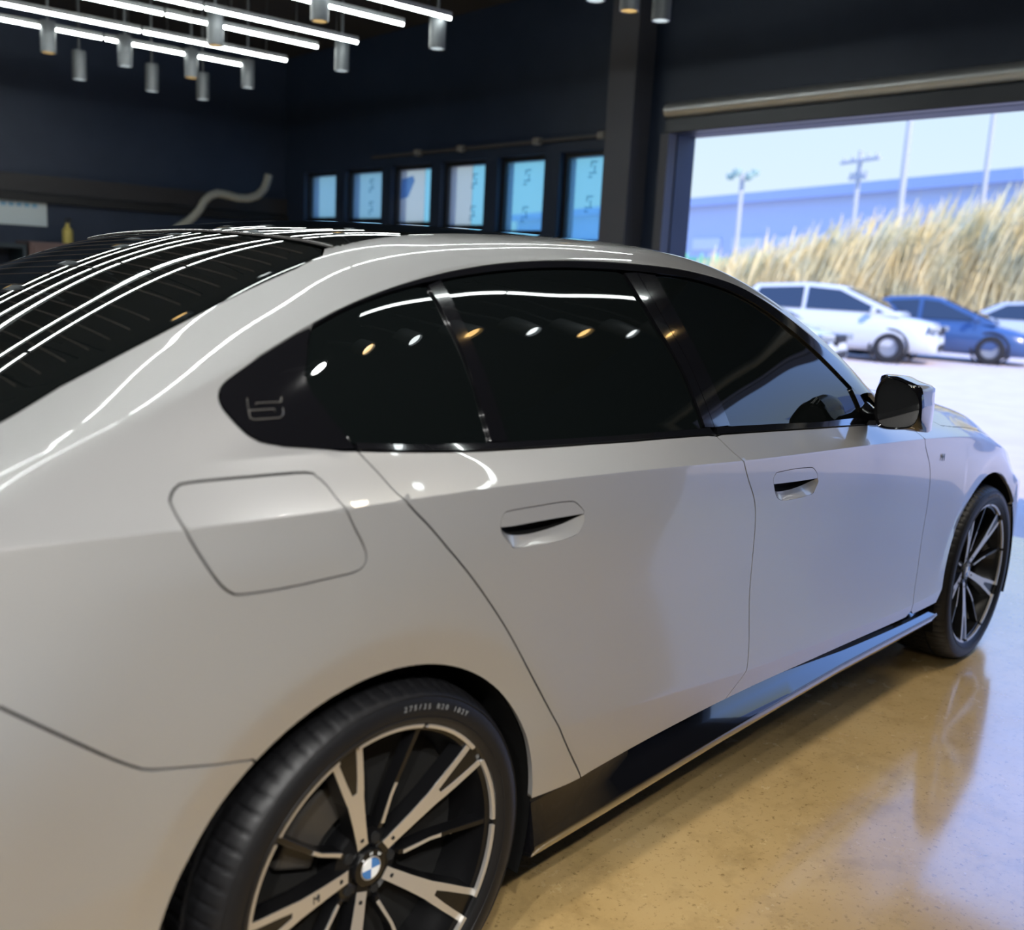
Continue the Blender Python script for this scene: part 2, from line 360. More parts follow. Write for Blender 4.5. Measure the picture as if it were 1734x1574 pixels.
rel = [(-.05, 0, .30), (-.06, 0, .8), (-.04, 0, 1.3)]+rel
MB().tube(rel, [.042+.003*(k % 2) for k in range(len(rel))], 12).build('hose', mat('hose_grey', (.30, .31, .29), rough=.45), hs_, smooth=True)
MB().lathe([(0, 0), (.16, 0), (.17, .03), (.17, .26), (.13, .32), (0, .32)], 24, 'z', (-.05, 0, 0)).build('drum', mat('hose_drum', (.03, .03, .035), rough=.5), hs_, smooth=True)
# ------------------------------------------------------------------ outside
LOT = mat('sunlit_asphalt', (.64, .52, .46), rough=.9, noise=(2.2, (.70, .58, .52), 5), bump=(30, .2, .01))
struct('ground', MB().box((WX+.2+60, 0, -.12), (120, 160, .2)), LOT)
def parked_car(name, label, loc, rz, paint, L=4.5, Wd=1.82, H=1.45, kind='sedan'):
    t = empty(name); put(t, *loc, rz=rz); tag(t, label, 'car', 'parked cars beyond the shutter opening')
    suv = kind == 'suv'; b0 = .20 if not suv else .24; bz = .92 if not suv else 1.02
    # lower body sections along x (front = +x)
    xs = [-L/2, -L/2+.12, -L/2+.5, -L*.22, L*.05, L*.24, L/2-.55, L/2-.15, L/2]
    top = [bz-.18, bz-.02, bz, bz, bz-.01, bz-.02, bz-.14 if not suv else bz-.08, bz-.25 if not suv else bz-.15, bz-.42]
    wd = [.78, .92, .98, 1, 1, 1, .97, .88, .70]
    mb = MB(); n = 10; vs = []
    for x, z1, w in zip(xs, top, wd):
        hw = Wd/2*w
        for (yy, zz) in ((-.86, b0), (-.97, b0+.12), (-1, (b0+z1)/2), (-.96, z1-.10), (-.84, z1), (.84, z1), (.96, z1-.10), (1, (b0+z1)/2), (.97, b0+.12), (.86, b0)): vs.append((x, yy*hw, zz))
    fs = [(i*n+k, i*n+(k+1) % n, (i+1)*n+(k+1) % n, (i+1)*n+k) for i in range(len(xs)-1) for k in range(n)]+[tuple(range(n)), tuple((len(xs)-1)*n+k for k in range(n-1, -1, -1))]
    mb.add(vs, fs); mb.build('body', paint, t, smooth=True, bevel=.02, angle=50)
    # greenhouse: pillars and roof in paint, glass panels proud of it
    if suv: ks = [(-L/2+.22, bz), (-L/2+.70, H-.08), (-.45, H), (.22, H-.04), (L*.33, bz+.02)]
    else: ks = [(-L/2+.42, bz), (-L*.20, H-.06), (-.15, H), (.18, H-.03), (L*.31, bz)]
    def half(z): return Wd/2*(.88-(z-bz)/(H-bz)*.20)
    vs = []
    for x, z in ks:
        vs += [(x, -half(z), z), (x, half(z), z)]
    lowv = [(x, s_*Wd/2*.88, bz-.05) for x, _ in ks for s_ in (-1, 1)]
    mb = MB(); m_ = len(ks)
    V = vs+lowv; o = 2*m_; fs = []
    for i in range(m_-1):
        fs.append((2*i, 2*i+1, 2*i+3, 2*i+2)); fs.append((2*i, 2*i+2, o+2*i+2, o+2*i)); fs.append((2*i+1, o+2*i+1, o+2*i+3, 2*i+3))
    fs.append((0, o, o+1, 1)); fs.append((2*m_-2, 2*m_-1, o+2*m_-1, o+2*m_-2))
    mb.add(V, fs); mb.build('roof', paint, t, bevel=.03, angle=20, smooth=True)
    gl = mat('parked_glass', (.02, .03, .05), rough=.05, spec=.8)
    def quad(nm, P4, n_): 
        nv = Vector(n_)*.012; mb = MB(); A = [Vector(p)+nv for p in P4]; B = [Vector(p)-nv for p in P4]
        mb.add(A+B, [(0, 1, 2, 3), (7, 6, 5, 4), (0, 4, 5, 1), (1, 5, 6, 2), (2, 6, 7, 3), (3, 7, 4, 0)]); mb.build(nm, gl, t)
    (xa, za), (xb, zb), (xc, zc), (xd, zd), (xe, ze) = ks
    for s_ in (-1, 1):
        q = lambda x, z: (x, s_*(half(z)+.004), z)
        quad('side_window', [q(xa+.42, bz+.03), q(xc-.08, bz+.03), q(xc-.08, zc-.09), q(xb+.10, zb-.08)], (0, s_, .25))
        quad('side_window', [q(xc+.02, bz+.03), q(xe-.32, bz+.03), q(xd+.02, zd-.09), q(xc+.02, zc-.09)], (0, s_, .25))
    lerp = lambda a, b, k: a+(b-a)*k
    def fr(k, w, s_): x, z = lerp(xd, xe, k), lerp(zd, ze, k); return (x+.01, s_*w*half(z), z+.01)
    quad('windshield', [fr(.1, .88, -1), fr(.1, .88, 1), fr(.93, .93, 1), fr(.93, .93, -1)], (.5, 0, .8))
    def rr(k, w, s_): x, z = lerp(xb, xa, k), lerp(zb, za, k); return (x-.01, s_*w*half(z), z+.01)
    quad('rear_window', [rr(.1, .88, -1), rr(.1, .88, 1), rr(.9, .92, 1), rr(.9, .92, -1)], (-.5, 0, .8))
    tm = mat('parked_tyre', (.02, .02, .022), rough=.8); rmt = mat('parked_rim', (.35, .36, .38), rough=.35, metal=.5)
    for x in (-L*.31, L*.30):
        for s_ in (-1, 1):
            w = MB().lathe([(.19, -.02), (.30, -.015), (.33, .03), (.33, .16), (.30, .20), (.19, .20)], 24, 'y', close=True).build('wheel', tm, t, smooth=True)
            w.location = (x, s_*(Wd/2-.02), .33); w.rotation_euler = (0, 0, 0 if s_ < 0 else math.pi)
            MB().lathe([(0, .03), (.06, .02), (.19, .012), (.20, .03), (.20, .1), (0, .1)], 20, 'y').build('rim', rmt, w, smooth=True)
            MB().lathe([(.36, .004), (.41, .004), (.41, .03), (.36, .03)], 24, 'y', close=True).build('arch_trim', tm, w)
    hl = mat('parked_lamp', (.25, .28, .3), rough=.1)
    for s_ in (-1, 1):
        MB().box((L/2-.14, s_*Wd*.36, bz-.26), (.24, .38, .11), Matrix.Rotation(-s_*.5, 3, 'Z')).build('headlamp', hl, t, bevel=.02)
        MB().box((L*.22, s_*(Wd/2+.07), bz+.06), (.10, .20, .13)).build('door_mirror', paint, t, bevel=.03)
    MB().box((L/2-.03, 0, bz-.30), (.10, Wd*.42, .16)).build('grille', tm, t, bevel=.02)
    MB().box((L/2-.05, 0, .36), (.14, Wd*.55, .13)).build('lower_intake', tm, t, bevel=.02)
    MB().box((L/2+.015, 0, .52), (.03, .5, .11)).build('number_plate', mat('plate_white', (.7, .72, .7), rough=.5), t)
    return t
WHT = mat('parked_white', (.62, .64, .65), rough=.35, coat=.6); BLU = mat('parked_blue', (.035, .085, .22), rough=.3, coat=.8); SIL = mat('parked_silver', (.45, .50, .55), rough=.35, coat=.6)
def gpx(px, py, z=0.0):
    d = ray(px, py); t = (z-CAM[2])/d[2]; p = CAM+d*t; c, s = math.cos(-RT), math.sin(-RT)
    return (c*p[0]-s*p[1], s*p[0]+c*p[1])
def dpx(px, py, dist):
    """room position of a photo pixel at a given horizontal distance from the camera"""
    d = ray(px, py); p = CAM+d*dist/math.hypot(d[0], d[1]); c, s = math.cos(-RT), math.sin(-RT)
    return (c*p[0]-s*p[1], s*p[0]+c*p[1], p[2])
def park(px, py, hd, L, Wd):
    a = math.radians(hd); x, y = gpx(px, py, -.02); h = (math.cos(a), math.sin(a)); l = (-math.sin(a), math.cos(a))
    return (x-h[0]*L*.30+l[0]*Wd/2, y-h[1]*L*.30+l[1]*Wd/2, -.02)
HD = -70
parked_car('parked_suv', 'white parked SUV facing right in the sunlit lot', park(1500, 615, HD, 4.6, 1.86), math.radians(HD), WHT, 4.6, 1.86, 1.60, 'suv')
parked_car('parked_sedan', 'dark blue parked car right of the white SUV', park(1672, 618, HD, 4.6, 1.84), math.radians(HD), BLU, 4.6, 1.84, 1.45)
parked_car('parked_sedan', 'white parked car mostly hidden behind the sedan windscreen pillar', park(1306, 634, HD, 4.5, 1.82), math.radians(HD), WHT, 4.5, 1.82, 1.42)
parked_car('parked_sedan', 'pale blue parked car cut by the right edge of the photo', park(1845, 611, HD, 4.5, 1.82), math.radians(HD), SIL, 4.5, 1.82, 1.45)
# utility poles and lamp masts
POLE = mat('pole_grey', (.50, .52, .54), rough=.7)
def pole(name, label, px, py, dist, h, r, bars=()):
    x, y, z = dpx(px, py, dist); t = empty(name); put(t, x, y, -.02); tag(t, label, 'pole')
    MB().tube([(0, 0, 0), (0, 0, h)], [r, r*.75], 12).build('mast', POLE, t, smooth=True)
    for (z, l) in bars:
        MB().box((0, 0, z), (.12, l, .12), Matrix.Rotation(-.4, 3, 'Z')).build('crossarm', POLE, t)
        for k in (-.42, -.2, .2, .42): MB().lathe([(0, 0), (.05, 0), (.07, .08), (.03, .2), (0, .2)], 8, 'z', (k*l*math.sin(.4), k*l*math.cos(.4), z+.06)).build('insulator', POLE, t)
    return t
pole('lamp_mast', 'tallest pale grey mast in front of the blue building', 1518, 400, 46, 12, .16)
pole('lamp_mast', 'slim pale mast near the right edge above the reeds', 1658, 380, 42, 12, .11)
pole('utility_pole', 'utility pole with a short crossarm left of the tall mast', 1442, 400, 46, 7.3, .13, ((6.9, 2.6), (6.2, 1.2)))
lt = pole('floodlight_pole', 'short pole topped by a greenish round floodlight cluster', 1248, 400, 42, 5.8, .12)
for k in range(6): MB().lathe([(0, 0), (.12, 0), (.17, .12), (.15, .22), (0, .22)], 10, 'z', (.32*math.cos(k*math.pi/3), .55*math.sin(k*math.pi/3), 5.6+.15*(k % 2))).build('floodlight', mat('lamp_green', (.35, .50, .45), rough=.5), lt, smooth=True)
# long blue factory hall
fx, fy, fz = dpx(1500, 400, 60); fa = math.radians(70.9)
hall = empty('factory_hall'); put(hall, fx, fy, -.02, fa); tag(hall, 'long blue factory hall behind the reeds', 'building')
HB = mat('hall_blue', (.44, .53, .70), rough=.7); HL = mat('hall_pale', (.62, .68, .78), rough=.7)
MB().box((0, -6, 3.5), (110, 12, 7.0)).build('wall', HB, hall)
MB().box((0, -6, 7.25), (112, 13, .6)).build('roof', mat('hall_roof', (.38, .48, .70), rough=.6), hall)
for k in range(22):
    MB().box((-52+5*k, .06, 4.3), (3.6, .1, .8)).build('window', HL, hall); MB().box((-52+5*k, .06, 2.2), (3.9, .1, .5)).build('window', HL, hall)
MB().box((-38, -4, 5), (10, 8, 10)).build('stair_tower', HB, hall)
# green site fence
gf = empty('site_fence'); gx, gy, gz = dpx(1255, 440, 50); put(gf, gx, gy, -.02, math.radians(75)); tag(gf, 'pale green panel fence at the left of the opening', 'fence')
for k in range(9): MB().box((-5+1.25*k, 0, 1.45), (1.22, .05, 2.7)).build('panel', mat('fence_green', (.22, .62, .38), rough=.7), gf)
for k in range(10): MB().box((-5.62+1.25*k, .06, 1.5), (.08, .08, 3.0)).build('post', mat('fence_green'), gf)
# tall dry reeds behind the parked cars: nobody could count them
rv = []; rf = []; rc = []
rng = np.random.RandomState(3)
a0 = np.array(dpx(1150, 500, 39)[:2]); a1 = np.array(dpx(1830, 520, 37)[:2]); dirn = (a1-a0); nrm = np.array([dirn[1], -dirn[0]])/np.linalg.norm(dirn)
NB = 9000
for k in range(NB):
    u = rng.rand()**.8; dep = rng.rand()*3.0-.5; p = a0+dirn*u-nrm*dep*(-1 if nrm[0] > 0 else 1)
    h = (1.8+2.7*u**.8)*(.55+.6*rng.rand()); plume = rng.rand() < .28
    if plume: h *= 1.18
    lean = rng.randn()*.16+.10; la = rng.rand()*6.28; wv = .010+.016*rng.rand(); az = rng.rand()*3.14
    dx, dy = math.cos(la)*lean*h+.10*h, math.sin(la)*lean*h-.22*h
    wx, wy = math.cos(az)*wv, math.sin(az)*wv; o = len(rv)
    for t in (0, .5, .8, 1.0):
        w = (1-t*.75)
        if plume and t >= .8: w = 2.6 if t < 1 else .6
        q = t*t
        rv += [(p[0]+dx*q-wx*w, p[1]+dy*q-wy*w, h*t), (p[0]+dx*q+wx*w, p[1]+dy*q+wy*w, h*t)]
    rf += [(o, o+1, o+3, o+2), (o+2, o+3, o+5, o+4), (o+4, o+5, o+7, o+6)]
REED = mat('dry_reeds', (.85, .69, .36), rough=.9, noise=(.9, (.70, .66, .42), 2))
rd_ = mesh_obj('reeds', rv, rf, REED); put(rd_, 0, 0, -.02); tag(rd_, 'tall dry yellow reeds with pale plumes behind the parked cars', 'reeds', kind='stuff')



# ================================================================== the sedan
PAINT = mat('car_paint_grey', (0.395, 0.392, 0.388), rough=0.35, metal=0.52, coat=1.0, coat_rough=0.015)
BLACK = mat('gloss_black_trim', (0.004, 0.004, 0.005), rough=0.08, coat=1.0, coat_rough=0.02)
GLASS = mat('tinted_glass', (0.003, 0.004, 0.004), rough=0.015, spec=0.6)
DARK = mat('underbody_black', (0.004, 0.004, 0.004), rough=0.8, spec=0.1)
car = empty('sedan_car', (0, 0, 0))
tag(car, 'glossy light grey sports sedan with black tinted windows in the foreground', 'car')
# --- body surface: lines along the car (x, half width, height), lofted across
LN = [
 [(-1.16,.62,.32),(-1.0,.80,.28),(-.7,.87,.25),(-.4,.89,.22),(.4,.90,.187),(.63,.9,.192),(1.1,.9,.21),(1.78,.9,.226),(2.53,.9,.216),(3.0,.9,.2),(3.4,.88,.18),(3.7,.78,.18),(3.92,.55,.2)],
 [(-1.16,.64,.40),(-1.0,.83,.38),(-.4,.915,.36),(.4,.93,.345),(.8,.93,.359),(1.12,.93,.361),(1.7,.93,.344),(2.48,.93,.32),(3.0,.925,.32),(3.4,.90,.32),(3.7,.80,.32),(3.92,.57,.33)],
 [(-1.16,.66,.55),(-1.0,.85,.55),(-.4,.938,.55),(.0,.946,.53),(.45,.948,.505),(.76,.948,.474),(1.19,.947,.427),(1.66,.946,.40),(2.45,.943,.37),(3,.94,.40),(3.4,.915,.42),(3.7,.82,.42),(3.92,.6,.42)],
 [(-1.16,.67,.75),(-1.0,.86,.75),(-.4,.945,.78),(.1,.955,.76),(.6,.946,.72),(1.2,.94,.69),(1.8,.938,.67),(2.4,.94,.66),(3,.945,.68),(3.4,.915,.66),(3.7,.81,.62),(3.92,.6,.58)],
 [(-1.16,.66,.94),(-1,.845,.94),(-.6,.927,.955),(-.1,.955,.945),(.5,.952,.93),(1.2,.948,.90),(2.2,.945,.86),(2.8,.94,.815),(3.3,.90,.73),(3.6,.82,.66),(3.92,.58,.61)],
 [(-1.16,.64,1.02),(-1,.82,1.035),(-.62,.912,1.043),(-.4,.934,1.038),(-.1,.948,1.033),(.195,.950,1.029),(.67,.949,1.011),(1.06,.948,.991),(1.8,.946,.965),(2.21,.943,.948),(2.8,.925,.90),(3.3,.875,.80),(3.6,.79,.72),(3.92,.55,.62)],
 [(-1.16,.625,1.03),(-1,.805,1.046),(-.62,.898,1.055),(-.4,.922,1.05),(-.1,.937,1.044),(.195,.939,1.039),(.67,.938,1.020),(1.06,.937,1.0),(1.8,.935,.974),(2.21,.932,.957),(2.8,.913,.91),(3.3,.86,.81),(3.6,.775,.73),(3.92,.535,.63)],
 [(-1.16,.56,1.05),(-1,.74,1.066),(-.62,.85,1.078),(-.34,.872,1.113),(-.06,.882,1.111),(.33,.886,1.082),(.66,.888,1.068),(1.0,.888,1.055),(1.33,.886,1.039),(1.92,.88,1.012),(2.3,.868,.985),(2.8,.85,.945),(3.3,.80,.85),(3.6,.71,.765),(3.92,.49,.65)],
 [(-1.16,.46,1.062),(-1.0,.66,1.077),(-.62,.775,1.096),(-.4,.775,1.163),(-.24,.790,1.218),(-.13,.772,1.263),(-.017,.752,1.308),(.13,.726,1.355),(.306,.698,1.396),(.48,.680,1.422),(.674,.669,1.436),(.95,.666,1.441),(1.215,.672,1.43),(1.423,.693,1.396),(1.605,.728,1.327),(1.782,.78,1.232),(1.968,.845,1.107),(2.2,.82,1.025),(2.7,.78,.99),(3.09,.76,.945),(3.5,.68,.83),(3.75,.56,.74),(3.92,.42,.67)],
 [(-1.16,.38,1.068),(-1.0,.56,1.083),(-.62,.66,1.104),(-.4,.66,1.190),(-.2,.645,1.279),(0,.61,1.362),(.13,.60,1.410),(.3,.60,1.444),(.5,.60,1.464),(.9,.595,1.480),(1.2,.60,1.474),(1.42,.64,1.436),(1.6,.688,1.366),(1.78,.742,1.274),(1.97,.80,1.155),(2.2,.75,1.06),(2.7,.68,1.02),(3.1,.66,.972),(3.5,.57,.865),(3.75,.46,.76),(3.92,.33,.69)],
 [(-1.16,.30,1.07),(-1.0,.48,1.087),(-.75,.54,1.088),(-.62,.56,1.109),(-.4,.57,1.206),(-.2,.56,1.297),(0,.545,1.381),(.1,.54,1.418),(.3,.53,1.4655),(.5,.52,1.480),(.9,.51,1.493),(1.2,.53,1.487),(1.42,.58,1.454),(1.6,.635,1.390),(1.78,.69,1.30),(1.97,.745,1.19),(2.2,.69,1.085),(2.5,.61,1.045),(3.1,.56,.988),(3.5,.48,.885),(3.75,.38,.775),(3.92,.25,.70)],
 [(-1.16,.16,1.073),(-.9,.26,1.087),(-.75,.28,1.094),(-.62,.29,1.124),(-.4,.29,1.225),(-.2,.285,1.316),(0,.28,1.400),(.1,.275,1.435),(.24,.27,1.475),(.5,.265,1.500),(.9,.26,1.508),(1.2,.27,1.503),(1.42,.30,1.480),(1.6,.33,1.43),(1.8,.36,1.352),(2.0,.38,1.262),(2.2,.37,1.165),(2.45,.33,1.063),(2.7,.31,1.042),(3.1,.29,1.0),(3.5,.25,.91),(3.75,.2,.81),(3.92,.13,.715)],
 [(-1.16,0,1.075),(-.9,0,1.09),(-.75,0,1.098),(-.62,0,1.131),(-.4,0,1.232),(-.2,0,1.322),(0,0,1.406),(.1,0,1.44),(.24,0,1.481),(.5,0,1.506),(.9,0,1.513),(1.2,0,1.508),(1.42,0,1.488),(1.6,0,1.443),(1.8,0,1.368),(2.0,0,1.28),(2.2,0,1.185),(2.45,0,1.07),(2.7,0,1.047),(3.1,0,1.005),(3.5,0,.92),(3.75,0,.82),(3.92,0,.72)],
]
def pchip(xk, yk, x, crease=(), harm=False):
    xk = np.asarray(xk, float); yk = np.asarray(yk, float); h = np.diff(xk); d = np.diff(yk)/h
    n = len(xk); mm = np.zeros(n)
    for i in range(1, n-1):     # finite difference tangents, weighted
        mm[i] = (d[i-1]*h[i]+d[i]*h[i-1])/(h[i]+h[i-1])
        if harm and d[i-1]*d[i] > 0: mm[i] = (h[i]+h[i-1])/((h[i-1]*2+h[i])/3/d[i]+(h[i]*2+h[i-1])/3/d[i-1])
    mm[0] = d[0]; mm[-1] = d[-1]
    j = np.clip(np.searchsorted(xk, x)-1, 0, n-2); t = (x-xk[j])/h[j]; hh = h[j]
    ml = mm[j].copy(); mr = mm[j+1].copy()
    for c in crease:        # one-sided tangents: a sharp line
        ml = np.where(j == c, d[j], ml); mr = np.where(j+1 == c, d[j], mr)
    return ((2*t**3-3*t**2+1)*yk[j]+(t**3-2*t**2+t)*hh*ml+(-2*t**3+3*t**2)*yk[j+1]+(t**3-t**2)*hh*mr)
XS = np.arange(-1.16, 3.9201, 0.01); NX = len(XS); K = len(LN); SUB = 16; NV = (K-1)*SUB+1; VS = np.arange(NV)/SUB
def gsm(a, sig):
    r = int(3*sig); k = np.exp(-0.5*(np.arange(-r, r+1)/sig)**2); k /= k.sum()
    p = np.concatenate([2*a[0]-a[r:0:-1], a, 2*a[-1]-a[-2:-r-2:-1]]); return np.convolve(p, k, 'valid')
SG = [5, 5, 7, 10, 8, 6, 6, 8, 5, 10, 11, 11, 11]
LW = np.stack([gsm(pchip([p[0] for p in l], [p[1] for p in l], XS), max(g, 7)) for l, g in zip(LN, SG)], 1)
LZ = np.stack([gsm(pchip([p[0] for p in l], [p[2] for p in l], XS), g) for l, g in zip(LN, SG)], 1)
LW[:, -1] = 0
GY = np.zeros((NX, NV)); GZ = np.zeros((NX, NV))
ch = np.sqrt(np.diff(LW, axis=1)**2+np.diff(LZ, axis=1)**2)
kk = np.concatenate([np.zeros((NX, 1)), np.cumsum(ch, 1)], 1)
for i in range(NX):
    s = np.concatenate([kk[i, j]+(kk[i, j+1]-kk[i, j])*np.arange(SUB)/SUB for j in range(K-1)]+[[kk[i, -1]]])
    # mirror across the centre line so the roof is smooth there
    ke = np.concatenate([kk[i], 2*kk[i, -1]-kk[i, -2:-4:-1]]); we = np.concatenate([LW[i], -LW[i, -2:-4:-1]]); ze = np.concatenate([LZ[i], LZ[i, -2:-4:-1]])
    k1 = np.clip((XS[i]+.62)/.52, 0, 1); k1 = k1*k1*(3-2*k1); k2 = np.clip((2.25-XS[i])/.3, 0, 1); kb = k1*k2   # side glass zone: flat panes with a slight even bulge
    tg = np.clip((s-kk[i, 7])/(kk[i, 8]-kk[i, 7]), 0, 1); bul = .011*4*tg*(1-tg)*kb; tn = np.array([LZ[i, 8]-LZ[i, 7], LW[i, 7]-LW[i, 8]]); tn /= np.linalg.norm(tn)
    GY[i] = -(pchip(ke, we, s, (2, 5), True)*(1-kb)+pchip(ke, we, s, (2, 5, 7, 8), True)*kb+bul*tn[0])
    GZ[i] = pchip(ke, ze, s, (2, 5), True)*(1-kb)+pchip(ke, ze, s, (2, 5, 7, 8), True)*kb+bul*tn[1]
GX = np.repeat(XS[:, None], NV, 1)
# wheel arch flare: the band round each arch leans in towards the opening
AR = ((-.027, .338, .4045), (2.975, .338, .412)); BAND = .068
for cx, cz, rr in AR:
    r = np.hypot(GX-cx, GZ-cz); t = np.clip((rr+BAND-r)/BAND, 0, 1.3)
    fade = np.clip((GZ-0.36)/0.25, 0.0, 1)
    low = (np.arange(NV)[None, :] < 5*SUB)
    GY += np.where(low, 0.0125*t*fade, 0)
    bulge = 0.004*np.exp(-((r-(rr+BAND))/0.10)**2)*np.clip((GZ-.3)/.3, 0, 1)*(np.arange(NV)[None, :] < 5.0*SUB)
    GY -= bulge
G = np.stack([GX, GY, GZ], -1)
du = np.gradient(G, axis=0); dv = np.gradient(G, axis=1)
GN = np.cross(du, dv); GN /= np.linalg.norm(GN, axis=2, keepdims=True)+1e-12
if GN[NX//2, 4*SUB, 1] > 0: GN = -GN
GN[:, -1, 1] = 0; GN[:, -1] /= np.linalg.norm(GN[:, -1], axis=1, keepdims=True)
GP = proj(G)
FACING = np.einsum('ijk,ijk->ij', GN, CAM-G) > 0
ARC = np.concatenate([[0], np.cumsum(np.mean(np.linalg.norm(np.diff(G, axis=1), axis=2)[60:260], 0))])
def v2s(v): return np.interp(v, VS, ARC)
def s2v(s): return np.interp(s, ARC, VS)
def ev(A, x, v):
    a = np.clip((np.asarray(x, float)-XS[0])/0.01, 0, NX-1.001); b = np.clip(np.asarray(v, float)*SUB, 0, NV-1.001)
    i = a.astype(int); j = b.astype(int); fa = (a-i)[..., None]; fb = (b-j)[..., None]
    return A[i, j]*(1-fa)*(1-fb)+A[i+1, j]*fa*(1-fb)+A[i, j+1]*(1-fa)*fb+A[i+1, j+1]*fa*fb
def pix(px, py, vmin=0, vmax=99):
    """photo pixel -> (x, v) on the body surface"""
    d2 = (GP[..., 0]-px)**2+(GP[..., 1]-py)**2
    d2 = np.where(FACING, d2, 1e12); jj = VS[None, :]; d2 = np.where((jj >= vmin) & (jj <= vmax), d2, 1e12)
    i, j = np.unravel_index(np.argmin(d2), d2.shape); x, v = XS[i], VS[j]
    tgt = np.array([px, py])
    for _ in range(12):
        p0 = proj(ev(G, x, v)); e = tgt-p0
        J = np.stack([(proj(ev(G, x+.002, v))-p0)/.002, (proj(ev(G, x, v+.02))-p0)/.02], 1)
        try: st = np.linalg.solve(J, e)
        except Exception: break
        x = float(np.clip(x+np.clip(st[0], -.02, .02), XS[0], XS[-1])); v = float(np.clip(v+np.clip(st[1], -.1, .1), 0, K-1))
    if np.hypot(*(proj(ev(G, x, v))-tgt)) > 4: x, v = XS[i], VS[j]
    return (x, v)
def PX(lst, **k): return [pix(a, b, **k) for a, b in lst]
def xz(x, z, vmin=0.0, vmax=7.0):
    vs = np.linspace(vmin, vmax, 600); zz = np.maximum.accumulate(ev(G, np.full(600, x), vs)[:, 2]+np.arange(600)*1e-9)
    return (x, float(np.interp(z, zz, vs)))
def densify(loop, step=0.02, closed=True):
    out = []; n = len(loop)
    for i in range(n if closed else n-1):
        a = np.array([loop[i][0], v2s(loop[i][1])]); b = np.array([loop[(i+1) % n][0], v2s(loop[(i+1) % n][1])])
        m_ = max(1, int(np.ceil(np.linalg.norm(b-a)/step)))
        out += [a+(b-a)*k/m_ for k in range(m_)]
    if not closed: out.append(np.array([loop[-1][0], v2s(loop[-1][1])]))
    return np.array(out)
def smooth_curve(pts, step=0.015):
    """Catmull-Rom through (x,v) points"""
    p = [np.array([a, v2s(b)]) for a, b in pts]; out = []
    for i in range(len(p)-1):
        p0, p1, p2, p3 = p[max(i-1, 0)], p[i], p[i+1], p[min(i+2, len(p)-1)]
        m_ = max(2, int(np.linalg.norm(p2-p1)/step)+1)
        for k in range(m_):
            t = k/m_
            out.append(0.5*((2*p1)+(-p0+p2)*t+(2*p0-5*p1+4*p2-p3)*t*t+(-p0+3*p1-3*p2+p3)*t**3))
    out.append(p[-1]); return [(a[0], float(s2v(a[1]))) for a in out]
def area2(l): x, y = l[:, 0], l[:, 1]; return 0.5*np.sum(x*np.roll(y, -1)-np.roll(x, -1)*y)
def inset(l, d):
    """inset a dense loop in (x,s) space by d (negative grows it)"""
    if area2(l) < 0: l = l[::-1]
    for _ in range(1):
        e = np.roll(l, -1, 0)-l; e /= np.linalg.norm(e, axis=1, keepdims=True)+1e-9
        nrm = np.stack([-e[:, 1], e[:, 0]], 1); a = nrm+np.roll(nrm, 1, 0); ln = np.linalg.norm(a, axis=1, keepdims=True)
        a /= np.maximum(ln, .5); k = 1/np.maximum(np.sum(a*nrm, 1), .5)
        l = l+a*d*k[:, None]
    return l
def inside(pts, loop):
    x, y = pts[:, 0], pts[:, 1]; r = np.zeros(len(pts), bool); n = len(loop); j = n-1
    for i in range(n):
        xi, yi = loop[i]; xj, yj = loop[j]
        c = ((yi > y) != (yj > y)) & (x < (xj-xi)*(y-yi)/(yj-yi+1e-15)+xi); r ^= c; j = i
    return r
def near(pts, loop, d):
    r = np.zeros(len(pts), bool)
    for i in range(0, len(pts), 400):
        r[i:i+400] = (np.min((pts[i:i+400, None, 0]-loop[None, :, 0])**2+(pts[i:i+400, None, 1]-loop[None, :, 1])**2, 1) < d*d)
    return r
def pair(name, verts, faces, mt, parent=None, normals=None, smooth=True, both=True):
    verts = np.asarray(verts, float); par = parent or car
    o1 = mesh_obj(name, verts, faces, mt, par, smooth, normals)
    if not both: return o1
    o2 = mesh_obj(name, verts*np.array([1, -1, 1]), [tuple(reversed(f)) for f in faces], mt, par, smooth, None if normals is None else np.asarray(normals)*np.array([1, -1, 1]))
    return o1, o2
